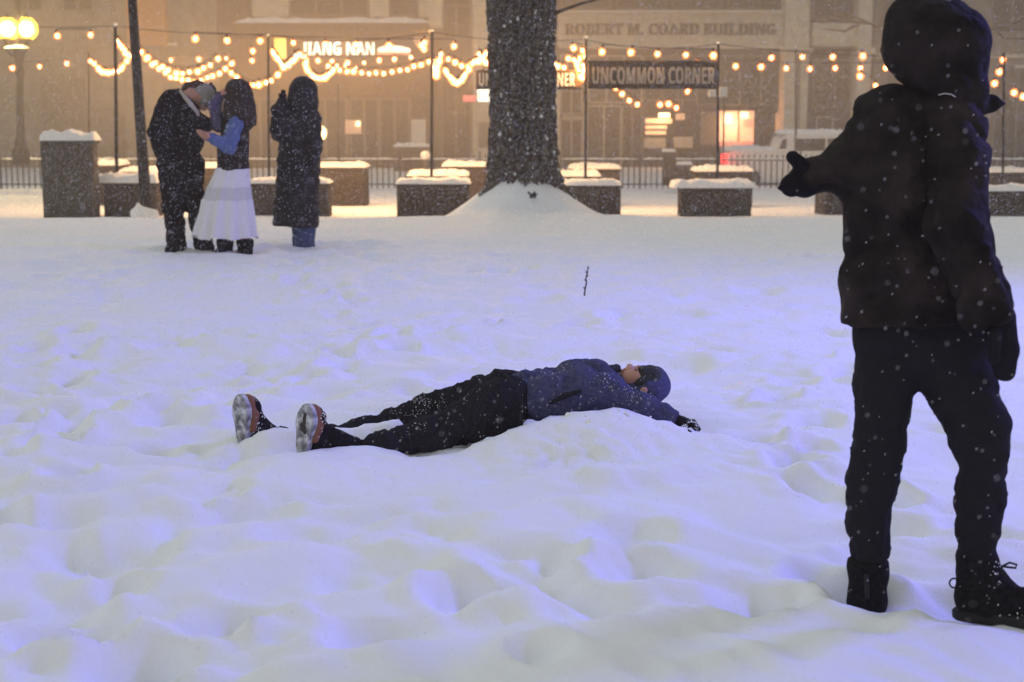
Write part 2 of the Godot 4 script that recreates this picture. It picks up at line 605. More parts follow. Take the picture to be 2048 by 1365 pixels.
# ================================================================ the scene
func _ready() -> void:
	rng.seed = 7
	n_soft.seed = 2
	n_soft.noise_type = FastNoiseLite.TYPE_SIMPLEX_SMOOTH
	n_soft.frequency = 1.0
	n_soft.fractal_octaves = 2
	n_puff.seed = 5
	n_puff.noise_type = FastNoiseLite.TYPE_SIMPLEX_SMOOTH
	n_puff.frequency = 1.0
	n_puff.fractal_type = FastNoiseLite.FRACTAL_NONE
	n_fine.seed = 9
	n_fine.noise_type = FastNoiseLite.TYPE_SIMPLEX_SMOOTH
	n_fine.frequency = 1.0
	n_fine.fractal_octaves = 3
	n_fold.seed = 12
	n_fold.noise_type = FastNoiseLite.TYPE_SIMPLEX_SMOOTH
	n_fold.frequency = 1.0
	n_fold.fractal_octaves = 2

	# ---- camera
	var cam := Camera3D.new()
	cam.name = "camera"
	cam.near = 0.05
	cam.far = 400.0
	var lens := CameraAttributesPhysical.new()
	lens.frustum_focal_length = 52.75
	lens.frustum_focus_distance = 6.2
	lens.exposure_aperture = 4.0
	lens.frustum_near = 0.05
	lens.frustum_far = 400.0
	add_child(cam)
	cam.attributes = lens
	cam.fov = rad_to_deg(2.0 * atan(682.5 / FPX))
	cam.position = Vector3(0, EYE, 0)
	cam.rotation = Vector3(-PITCH, 0, 0)
	cam.current = true

	# ---- sky: low snow cloud over a lit city
	var env := Environment.new()
	env.background_mode = Environment.BG_SKY
	var sky := ProceduralSkyMaterial.new()
	var up := Color(0.525, 0.60, 0.615).linear_to_srgb()
	sky.sky_top_color = up
	sky.sky_horizon_color = Color(0.50, 0.42, 0.285).linear_to_srgb()
	sky.sky_curve = 0.25
	sky.ground_bottom_color = Color(0.12, 0.10, 0.09).linear_to_srgb()
	sky.ground_horizon_color = Color(0.16, 0.13, 0.10).linear_to_srgb()
	env.sky = Sky.new()
	env.sky.sky_material = sky
	env.tonemap_mode = Environment.TONE_MAPPER_LINEAR
	env.tonemap_exposure = 1.43
	env.fog_enabled = true
	env.fog_density = 0.0040
	env.fog_light_color = Color(1.0, 0.93, 0.84)
	env.sdfgi_enabled = true
	env.ssao_enabled = true
	env.ssil_enabled = true
	var we := WorldEnvironment.new()
	we.name = "air"
	we.environment = env
	add_child(we)

	# ---- the last of the daylight, far below the lamps
	var sun := DirectionalLight3D.new()
	sun.name = "dusk_light"
	sun.light_energy = 0.05
	sun.light_angular_distance = 40.0
	sun.light_color = Color(0.95, 0.93, 1.0)
	sun.rotation_degrees = Vector3(-65, 60, 0)
	sun.shadow_enabled = true
	add_child(sun)

	make_materials()
	make_grain()
	flood_lamp(Vector3(10.0, 6.0, -8.4), Vector3(-0.8, 0.0, -6.3))

	# the thicker snowfall over the street
	env.volumetric_fog_enabled = true
	env.volumetric_fog_density = 0.0
	var fm := FogMaterial.new()
	fm.resource_name = "street_haze"
	fm.density = 0.0042
	fm.albedo = Color(1.0, 0.93, 0.84)
	var fv := FogVolume.new()
	fv.name = "snow_haze"
	fv.size = Vector3(150, 22, 62)
	fv.material = fm
	add_child(fv)
	fv.position = Vector3(0, 8.5, -51.5)
	fv.set_meta("kind", "stuff")
	var fm2 := FogMaterial.new()
	fm2.resource_name = "lamp_haze"
	fm2.density = 0.017  # denser haze added here so the bulbs glow into the air
	fm2.albedo = Color(1.0, 0.95, 0.9)
	var fv2 := FogVolume.new()
	fv2.name = "lamp_haze"
	fv2.shape = RenderingServer.FOG_VOLUME_SHAPE_ELLIPSOID
	fv2.size = Vector3(60, 5.6, 12.0)
	fv2.material = fm2
	add_child(fv2)
	fv2.position = Vector3(-2, 2.7, -31.0)
	fv2.set_meta("kind", "stuff")
	fv2.set_meta("label", "haze of fine snow added about the strung bulbs for their halos")
	fv.set_meta("label", "thick drifting haze of snow over the street")

	# ---- large structure
	build_ground()
	build_buildings()
	build_trees()
	# ---- objects
	build_planters()
	build_fence()
	build_poles()
	build_street_lamp()
	build_signs()
	build_lights()
	build_car()
	# ---- people
	person_standing()
	person_lying()
	person_bowing()
	person_in_skirt()
	person_in_long_coat()
	# ---- small things
	build_twig()
	build_clods()
	build_snowfall()

func lamp_at(where: Vector3, c: Color, e: float, size: float, parent: Node3D) -> void:
	var l := OmniLight3D.new()
	l.name = "lamp_light"
	l.light_color = c
	l.light_energy = e
	l.light_size = size
	l.omni_range = 40.0
	l.omni_attenuation = 2.0
	l.shadow_enabled = true
	parent.add_child(l, true)
	l.global_position = where

func flood_lamp(at: Vector3, target: Vector3) -> void:
	var t := thing("flood_lamp", "violet flood lamp on a thin mast out on the lawn", "lamp", Vector3(at.x, 0, at.z))
	part("mast", tube([Vector3(at.x, -0.2, at.z), Vector3(at.x, at.y + 0.3, at.z)], [0.06, 0.045]), M.pole, t)
	var dir := (target - at).normalized()
	var head := part("lamp_head", box(Vector3(0.46, 0.34, 0.12), 0.02), M.pole, t, at)
	head.look_at_from_position(at, at + dir, Vector3.UP)
	var lens := part("lamp_lens", box(Vector3(0.40, 0.28, 0.01), 0.0), M.flood_glow, t, at)
	lens.look_at_from_position(at + dir * 0.068, at + dir * 2.0, Vector3.UP)
	var l := SpotLight3D.new()
	l.name = "flood_light"
	l.light_color = Color(0.17, 0.14, 1.0).linear_to_srgb()
	l.light_energy = 79.0
	l.light_size = 1.0
	l.spot_range = 60.0
	l.spot_angle = 52.0
	l.spot_angle_attenuation = 0.9
	l.spot_attenuation = 2.0
	l.shadow_enabled = true
	t.add_child(l)
	l.look_at_from_position(at + dir * 0.12, target, Vector3.UP)

# ---------------------------------------------------------------- ground
func lawn(x: float, z: float) -> float:
	var d := -z
	var h := -0.42 * smoothstep(19.4, 22.5, d) - 0.43 * smoothstep(22.5, 42.0, d) - 0.22 * smoothstep(42.0, 46.0, d)
	# the heap round the big tree
	var tr := Vector2(x - 0.16, (z + 22.0))
	var rr := tr.length() * (1.0 + 0.10 * n_soft.get_noise_2d(x * 0.9, z * 0.9))
	h += 0.70 * exp(-pow(rr / 0.90, 2.0)) + 0.17 * exp(-pow(rr / 1.7, 2.0))
	# the swell that the lying person rests on
	var away := -6.2 - z
	h += 0.11 * exp(-pow((x + 0.1) / 2.2, 2.0) - pow(away / (1.1 if away > 0.0 else 1.7), 2.0))
	return h

func build_ground() -> void:
	var xs := PackedFloat32Array()
	var zs := PackedFloat32Array()
	var x := -3.6
	while x < 3.4:
		xs.append(x)
		x += 0.028
	var step := 0.03
	while x < 70.0:
		xs.append(x)
		step = minf(step * 1.09, 4.0)
		x += step
	step = 0.03
	x = -3.6
	while x > -70.0:
		step = minf(step * 1.09, 4.0)
		x -= step
		xs.insert(0, x)
	var z := -3.3
	while z > -8.6:
		zs.append(z)
		z -= 0.026
	step = 0.028
	while z > -110.0:
		zs.append(z)
		step = minf(step * 1.018, 0.10) if z > -24.5 else minf(step * 1.06, 4.0)
		z -= step
	step = 0.03
	z = -3.3
	while z < 12.0:
		step = minf(step * 1.15, 2.0)
		z += step
		zs.insert(0, z)
	var nx := xs.size()
	var nz := zs.size()
	var H := PackedFloat32Array()
	H.resize(nx * nz)
	for j in nz:
		var zz := zs[j]
		var d := -zz
		var near := 1.0 - smoothstep(7.5, 13.0, d)
		var mid := 1.0 - smoothstep(14.0, 19.0, d)
		for i in nx:
			var xx := xs[i]
			var h := lawn(xx, zz)
			if d < 46.0:
				var left := 0.55 + 0.45 * smoothstep(0.6, -1.4, xx)
				var wx := xx + 0.35 * n_soft.get_noise_2d(xx * 0.7 + 31.0, zz * 0.7)
				var wz := zz + 0.25 * n_soft.get_noise_2d(xx * 0.8, zz * 0.8 + 17.0)
				h += (0.045 * near + 0.028) * n_soft.get_noise_2d(xx * 0.42, zz * 0.55)
				if mid > 0.0:
					var p := n_puff.get_noise_2d(wx * 0.95, wz * 1.35)
					h += (0.044 * near * left + 0.030 * mid) * (sqrt(p * p + 0.006) - 0.3)
					var q := n_puff.get_noise_2d(wx * 2.1 + 9.0, wz * 2.8)
					h += (0.020 * near * left + 0.018 * mid) * (sqrt(q * q + 0.004) - 0.3)
					# wind ripples that run along the lawn
					h += (0.014 + 0.008 * (1.0 - near)) * mid * n_puff.get_noise_2d(wx * 1.1 + wz * 0.4, wz * 5.0 + wx * 0.7)
					var q3 := n_puff.get_noise_2d(wx * 4.6 + 3.0, wz * 5.6)
					h += 0.009 * mid * (sqrt(q3 * q3 + 0.004) - 0.3)
					h += 0.004 * near * n_fine.get_noise_2d(xx * 9.0, zz * 9.0)
				else:
					h += 0.012 * n_fine.get_noise_2d(xx * 2.0, zz * 2.0)
			H[j * nx + i] = h
	# footprints: [x, z, radius, depth]
	var dents := []
	var rg := RandomNumberGenerator.new()
	rg.seed = 40
	for k in 110:
		var dz := rg.randf_range(3.6, 8.2)
		var dx := rg.randf_range(-0.42, 0.1) * dz
		if k % 4 == 0:
			dx = rg.randf_range(-0.36, 0.36) * dz
		if Vector2(dx + 0.25, dz - 6.1).length() < 1.0:
			continue
		dents.append([dx, -dz, rg.randf_range(0.06, 0.14), rg.randf_range(0.012, 0.05)])
	for k in 90:
		dents.append([rg.randf_range(-4.6, 3.8), -rg.randf_range(8.2, 14.5), rg.randf_range(0.08, 0.18), rg.randf_range(0.02, 0.055)])
	for k in 26:   # the beaten snow round the three people
		dents.append([rg.randf_range(-3.7, -1.4), -rg.randf_range(14.4, 15.8), rg.randf_range(0.10, 0.2), rg.randf_range(0.02, 0.05)])
	# trails: out to the standing person, past the lying one, and across the left of the lawn
	for path in [[Vector2(-1.6, 3.7), Vector2(1.0, 4.35), 9], [Vector2(1.5, 4.7), Vector2(0.9, 5.6), 5], [Vector2(0.95, 5.5), Vector2(1.9, 8.6), 8], [Vector2(-2.3, 5.3), Vector2(-0.5, 9.5), 12], [Vector2(-1.5, 4.5), Vector2(-3.0, 9.8), 13], [Vector2(-2.9, 8.6), Vector2(1.5, 10.4), 11], [Vector2(-1.0, 10.0), Vector2(-2.2, 14.4), 9]]:
		for k in int(path[2]):
			var q: Vector2 = (path[0] as Vector2).lerp(path[1], (k + rg.randf_range(-0.2, 0.2)) / path[2])
			var dirn: Vector2 = ((path[1] as Vector2) - (path[0] as Vector2)).normalized()
			q += Vector2(-dirn.y, dirn.x) * (0.11 if k % 2 else -0.11)
			if Vector2(q.x + 0.25, q.y - 6.1).length() < 0.85:
				continue
			var rad := rg.randf_range(0.08, 0.11)
			var dep := rg.randf_range(0.04, 0.075)
			dents.append([q.x, -q.y, rad, dep])
			dents.append([q.x + dirn.x * 0.10, -(q.y + dirn.y * 0.10), rad * 0.9, dep * 0.7])
	var fl := P(1735, 1205, 4.22)
	var fr := P(1975, 1238, 4.1)
	dents.append([fl.x, fl.z - 0.02, 0.11, 0.09])
	dents.append([fl.x - 0.10, fl.z - 0.10, 0.10, 0.07])
	dents.append([fr.x - 0.05, fr.z - 0.10, 0.13, 0.05])
	for e in dents:
		var reach: float = e[2] * 2.6
		var i0 := xs.bsearch(e[0] - reach)
		var i1 := xs.bsearch(e[0] + reach)
		for j in nz:
			var dz: float = zs[j] - e[1]
			if absf(dz) > reach:
				continue
			for i in range(i0, i1):
				var dx: float = xs[i] - e[0]
				var r: float = sqrt(dx * dx + dz * dz) / e[2] * (1.0 + 0.25 * n_fine.get_noise_2d(xs[i] * 4.0, zs[j] * 4.0))
				H[j * nx + i] += e[3] * (-exp(-r * r * r * r) + 0.32 * exp(-pow((r - 1.55) / 0.45, 2.0)))
	# the snow pushed up along the near side of the lying person: photograph pixel, distance, width
	var rim := [P(640, 903, 5.66), P(710, 913, 5.66), P(830, 916, 5.70), P(915, 905, 5.74), P(960, 882, 5.78), P(1050, 846, 5.83), P(1110, 832, 5.85), P(1180, 819, 5.86), P(1240, 817, 5.86), P(1300, 833, 5.84), P(1345, 846, 5.82), P(1385, 862, 5.80)]
	var rim2 := [P(455, 888, 5.92), P(480, 888, 5.92), P(530, 857, 5.94), P(600, 856, 5.97), P(700, 856, 6.0), P(790, 838, 6.02)]
	for line in [[rim, 0.36, 0.03], [rim2, 0.09, 0.05]]:
		var pts: Array = line[0]
		for j in nz:
			if zs[j] > -5.1 or zs[j] < -6.6:
				continue
			for i in nx:
				if xs[i] < -1.6 or xs[i] > 1.2:
					continue
				var q := Vector2(xs[i], zs[j])
				var best := 9.0
				var top := 0.0
				var side := 0.0
				for s in pts.size() - 1:
					var a := Vector2(pts[s].x, pts[s].z)
					var b := Vector2(pts[s + 1].x, pts[s + 1].z)
					var ab := b - a
					var t := clampf((q - a).dot(ab) / ab.length_squared(), 0.0, 1.0)
					var dd := q.distance_to(a + ab * t)
					if dd < best:
						best = dd
						top = lerpf(pts[s].y, pts[s + 1].y, t)
						side = ab.cross(q - a)   # positive towards the camera
				var w: float = line[1] if side > 0.0 else line[2]
				var jag := 1.0 + 0.25 * n_fine.get_noise_2d(q.x * 14.0, q.y * 14.0)
				var e := exp(-pow(best / w * jag, 2.0))
				var o := H[j * nx + i]
				var bump := (0.014 * n_fine.get_noise_2d(q.x * 11.0, q.y * 11.0) + 0.006 * n_fine.get_noise_2d(q.x * 26.0, q.y * 26.0)) * e
				H[j * nx + i] = lerpf(o, top, e) + bump
	var v := PackedVector3Array()
	v.resize(nx * nz)
	for j in nz:
		for i in nx:
			v[j * nx + i] = Vector3(xs[i], H[j * nx + i], zs[j])
	var idx := PackedInt32Array()
	idx.resize((nx - 1) * (nz - 1) * 6)
	var at := 0
	for j in nz - 1:
		for i in nx - 1:
			var a := j * nx + i
			# zs runs away from the camera
			idx[at] = a
			idx[at + 1] = a + nx
			idx[at + 2] = a + 1
			idx[at + 3] = a + 1
			idx[at + 4] = a + nx
			idx[at + 5] = a + nx + 1
			at += 6
	structure("snowy_ground", pack(v, idx), M.snow)

# ---------------------------------------------------------------- buildings
func slab(called: String, x0: float, y0: float, x1: float, y1: float, d: float, deep: float, m: Material, parent: Node3D, bevel := 0.0) -> MeshInstance3D:
	# a block whose front, at distance d, spans that rectangle of the photograph
	var xm := (x0 + x1) / 2.0
	var ym := clampf((y0 + y1) / 2.0, -100.0, 400.0)
	var a := P(x0, ym, d)
	var b := P(x1, ym, d)
	var top := P(xm, y0, d).y
	var low := P(xm, y1, d).y
	return part(called, box(Vector3(b.x - a.x, top - low, deep), bevel), m, parent, Vector3((a.x + b.x) / 2.0, (top + low) / 2.0, -d - deep / 2.0))

func window(parent: Node3D, x0: float, y0: float, x1: float, y1: float, d: float, nx: int, ny: int, frame: Material, pane: Material, bar := 3.0) -> void:
	# a frame with panes, each pane a piece of its own
	var w := slab("window", x0, y0, x1, y1, d + 0.04, 0.10, M.dark_front, parent)
	var ps := StandardMaterial3D
	for i in nx + 1:
		var x := lerpf(x0, x1, float(i) / nx)
		slab("frame", x - bar / 2, y0, x + bar / 2, y1, d - 0.08, 0.118, frame, w)
	for j in ny + 1:
		var y := lerpf(y0, y1, float(j) / ny)
		slab("frame", x0 + bar / 2, y - bar / 2, x1 - bar / 2, y + bar / 2, d - 0.075, 0.113, frame, w)
	for i in nx:
		for j in ny:
			slab("pane", lerpf(x0, x1, float(i) / nx) + bar / 2, lerpf(y0, y1, float(j) / ny) + bar / 2, lerpf(x0, x1, (i + 1.0) / nx) - bar / 2, lerpf(y0, y1, (j + 1.0) / ny) - bar / 2, d - 0.01, 0.045, pane, w)

func snow_on(parent: Node3D, x0: float, x1: float, y: float, d: float, deep: float, h: float, seed_: int) -> void:
	var a := P(x0, y, d)
	var b := P(x1, y, d)
	part("snow_cap", pillow(b.x - a.x, deep, h, seed_, 24, 6), M.cap_snow, parent, Vector3((a.x + b.x) / 2.0, a.y, -d - deep / 2.0))

func text(called: String, s: String, x0: float, y0: float, x1: float, y1: float, d: float, deep: float, font: String, bold: bool, m: Material, parent: Node3D, fat := 0.0) -> void:
	# lettering that fills a rectangle of the photograph
	var f := SystemFont.new()
	f.font_names = PackedStringArray([font])
	f.font_weight = 700 if bold else 400
	var t := TextMesh.new()
	t.text = s
	t.font = f
	t.font_size = 64
	t.pixel_size = 0.01
	t.depth = deep
	t.curve_step = 1.5
	var bb := t.get_aabb()
	var st := SurfaceTool.new()
	var a := P(x0, y1, d)
	var b := P(x1, y0, d)
	var sc := Vector3((b.x - a.x) / bb.size.x, (b.y - a.y) / bb.size.y, 1.0)
	for k in 3:   # a heavier stroke
		st.append_from(t, 0, Transform3D(Basis.from_scale(sc), -(bb.position + bb.size / 2.0) * sc + Vector3((k - 1) * fat, 0, 0.002 * k)))
	part(called, st.commit(), m, parent, Vector3((a.x + b.x) / 2.0, (a.y + b.y) / 2.0, -d))

func build_buildings() -> void:
	var base := 346.0
	var roof := -330.0
	# --- grey stone block on the left
	var b := thing("stone_building", "grey stone building front behind the twin globe street lamp", "building", P(100, base, 62))
	slab("wall", -620, roof, 432, base, 62.0, 9.0, M.grey_stone, b)
	slab("pilaster", 246, roof, 326, 92, 61.55, 0.44, M.orange_lit_stone, b, 0.04)  # upper part coloured orange for the glow that falls on it
	slab("pilaster", 250, 92.5, 322, base, 61.7, 0.29, M.grey_stone, b, 0.04)
	slab("pilaster", -180, roof, -100, base, 61.55, 0.44, M.limestone, b, 0.04)
	slab("string_course", -619, 84, 244, 92, 61.75, 0.24, M.grey_stone, b)
	slab("string_course", 328, 90, 430, 98, 61.75, 0.24, M.grey_stone, b)
	snow_on(b, 328, 352, 90, 61.75, 0.25, 0.08, 4)
	slab("panel", 84, 156, 176, 330, 61.9, 0.098, M.panel_stone, b)
	slab("panel", 126, 216, 240, 330, 61.8, 0.095, M.panel_stone, b)
	slab("panel", 340, 130, 424, 330, 61.9, 0.098, M.panel_stone, b)
	for x in [-80, 20, 120]:
		window(b, x, -160, x + 60, 20, 61.96, 2, 3, M.window_frame, M.dark_pane)
	window(b, 346, -160, 416, -20, 61.96, 2, 3, M.window_frame, M.dark_pane)
	# --- the restaurant
	b = thing("restaurant_building", "brown restaurant front with a snow topped canopy and glowing letters", "building", P(650, base, 62))
	slab("wall", 434, roof, 868, base, 62.0, 9.0, M.brown_front, b)
	for x in [500, 737, 836]:
		slab("pilaster", x, roof, x + (74 if x == 500 else 38), 34, 61.5, 0.49, M.limestone, b, 0.03)
	for w in [[578, 733], [778, 834]]:
		window(b, w[0], -120, w[1], 30, 61.95, 3 if w[0] == 578 else 1, 2, M.window_frame, M.dark_pane)
	slab("canopy", 468, 46, 858, 74, 60.2, 1.79, M.brown_front, b, 0.04)
	snow_on(b, 466, 860, 46, 60.15, 1.9, 0.24, 6)
	slab("corner_block", 856, -60, 884, 54, 60.6, 1.3, M.limestone, b, 0.05)
	slab("sign_band", 470, 76, 866, 186, 61.4, 0.59, M.brown_front, b)
	for x in [440, 566, 700, 760]:
		window(b, x, 198, x + (120 if x == 440 else 126 if x == 566 else 56 if x == 700 else 58), 330, 61.9, 3 if x < 600 else 2, 1, M.window_frame, M.dark_pane, 4.0)
	slab("door", 864 - 38, 196, 864, base, 61.85, 0.14, M.dark_front, b)
	slab("lit_window", 690, 240, 722, 268, 61.7, 0.09, M.shop_dim, b)
	slab("shop_lamp", 712, 243, 719, 252, 61.6, 0.08, M.shop_lamp, b)
	var wl := SphereMesh.new()
	wl.radius = 0.2
	wl.height = 0.55
	part("wall_lamp", wl, M.shop_lamp, b, P(643, 266, 61.3))
	lamp_at(P(643, 266, 61.3), Color(1.0, 0.75, 0.5), 1.2, 0.2, b)
	slab("notice_board", 822, 239, 851, 291, 59.0, 0.06, M.notice, b)
	slab("ledge", 788, 294, 856, 346, 58.6, 0.5, M.dark_front, b)
	snow_on(b, 786, 858, 294, 58.55, 0.6, 0.14, 9)
	# --- narrow pale front behind the tree
	b = thing("narrow_building", "narrow pale stone front partly hidden behind the big trunk", "building", P(1000, base, 62))
	slab("wall", 872, roof, 1112, base, 62.2, 9.0, M.panel_stone, b)
	slab("pilaster", 944, roof, 978, 330, 61.6, 0.58, M.limestone, b, 0.05)
	slab("pilaster", 1106, 130, 1120, 330, 61.6, 0.58, M.limestone, b, 0.03)
	slab("pilaster_base", 950, 296, 984, 322, 61.3, 0.29, M.limestone, b, 0.03)
	window(b, 884, -120, 940, 76, 62.15, 2, 3, M.window_frame, M.dark_pane)
	window(b, 884, 120, 940, 330, 62.15, 2, 2, M.window_frame, M.dark_pane)
	window(b, 984, 180, 1100, 330, 62.15, 3, 2, M.window_frame, M.dark_pane)
	slab("meter_panel", 957, 245, 980, 295, 61.5, 0.09, M.panel_stone, b)
	# --- the building with the lettered frieze
	b = thing("frieze_building", "tall pale building with carved capital letters along its frieze", "building", P(1400, base, 62))
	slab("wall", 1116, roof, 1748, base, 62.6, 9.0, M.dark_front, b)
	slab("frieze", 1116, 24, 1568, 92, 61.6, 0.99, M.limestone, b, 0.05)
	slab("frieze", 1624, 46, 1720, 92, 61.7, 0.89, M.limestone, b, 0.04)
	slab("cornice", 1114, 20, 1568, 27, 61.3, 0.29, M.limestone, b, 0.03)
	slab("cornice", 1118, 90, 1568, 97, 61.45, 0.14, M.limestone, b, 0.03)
	text("frieze_letters", "ROBERT M. COARD BUILDING", 1130, 47, 1552, 70, 61.57, 0.08, "Droid Serif", true, M.letter_dark, b, 0.022)
	for x in [1572, 1720]:
		var w: float = 50.0 if x == 1572 else 28.0
		slab("pilaster", x, roof, x + w, 330, 61.4, 1.19, M.limestone, b, 0.06)
		slab("capital", x - 4, 96, x + w + 4, 108, 61.3, 0.09, M.limestone, b, 0.02)
	slab("pilaster_groove", 1592, 110, 1600, 300, 61.36, 0.03, M.panel_stone, b)
	for k in 4:
		window(b, 1124 + k * 112, -150, 1124 + k * 112 + 98, 16, 62.5, 2, 3, M.window_frame, M.dark_pane)
	window(b, 1630, -150, 1714, 40, 62.5, 2, 3, M.window_frame, M.dark_pane)
	window(b, 1628, 120, 1716, 215, 62.5, 2, 1, M.window_frame, M.dark_pane)
	window(b, 1634, 234, 1666, 262, 62.4, 1, 1, M.pale_frame, M.dark_pane)
	slab("transom", 1124, 232, 1168, 238, 62.2, 0.2, M.pale_frame, b)
	slab("post", 1166, 205, 1172, base, 62.15, 0.3, M.pale_frame, b)
	for w in [[1122, 1164, 110, 228, 2], [1122, 1164, 240, 340, 2], [1174, 1242, 212, 340, 2], [1246, 1284, 212, 340, 2], [1178, 1284, 112, 205, 3], [1290, 1390, 112, 200, 3], [1396, 1566, 112, 210, 4]]:
		window(b, w[0], w[2], w[1], w[3], 62.45, w[4], 1, M.window_frame if w[0] > 1200 else M.pale_frame, M.dark_pane)
	# a lit menu board, its rows of light, and the shop beside it
	slab("menu_board", 1286, 232, 1350, 276, 62.3, 0.1, M.dark_front, b)
	for r in [[1291, 237, 1344, 247], [1291, 251, 1334, 258], [1291, 262, 1332, 269]]:
		slab("menu_row", r[0], r[1], r[2], r[3], 62.24, 0.05, M.menu_glow, b)
	slab("menu_lamp", 1318, 226, 1340, 235, 62.1, 0.1, M.shop_lamp, b)
	slab("sign_pane", 1352, 227, 1370, 240, 62.2, 0.1, M.shop_dim, b)
	slab("panel", 1288, 276, 1332, 296, 62.28, 0.1, M.pale_frame, b)
	slab("panel", 1348, 274, 1386, 296, 62.28, 0.1, M.pale_frame, b)
	slab("shop_window", 1437, 222, 1508, 286, 62.28, 0.08, M.shop_warm, b)
	slab("window_bar", 1476, 222, 1479, 286, 62.2, 0.07, M.window_frame, b)
	slab("window_band", 1440, 283, 1506, 294, 62.16, 0.1, M.shop_red, b)
	slab("shop_lamp", 1449, 228, 1464, 246, 62.1, 0.12, M.shop_lamp, b)
	slab("shop_lamp", 1483, 225, 1496, 236, 62.1, 0.12, M.shop_lamp, b)
	slab("poster", 1486, 238, 1504, 254, 62.2, 0.05, M.shop_red, b)
	slab("door_light", 1552, 226, 1558, 266, 62.2, 0.1, M.shop_dim, b)
	slab("pale_panel", 1402, 224, 1434, 290, 62.28, 0.1, M.panel_stone, b)
	lamp_at(P(1470, 250, 61.8), Color(1.0, 0.68, 0.45), 2.0, 0.4, b)
	lamp_at(P(1325, 236, 61.8), Color(1.0, 0.72, 0.45), 1.0, 0.3, b)
	# --- right-hand block
	b = thing("brown_building", "brown grey building at the end of the street row beyond the hooded figure", "building", P(1950, base, 62))
	slab("wall", 1752, roof, 2700, base, 62.0, 9.0, M.panel_stone, b)
	slab("string_course", 1753, 108, 2600, 116, 61.7, 0.29, M.limestone, b)
	for x in [1770, 1990, 2110]:
		window(b, x, -130, x + 80, 60, 61.95, 2, 3, M.window_frame, M.dark_pane)
		window(b, x, 132, x + 90, 320, 61.95, 2, 2, M.window_frame, M.dark_pane)
	slab("lintel", 2034, 130, 2060, 136, 61.7, 0.29, M.notice, b)

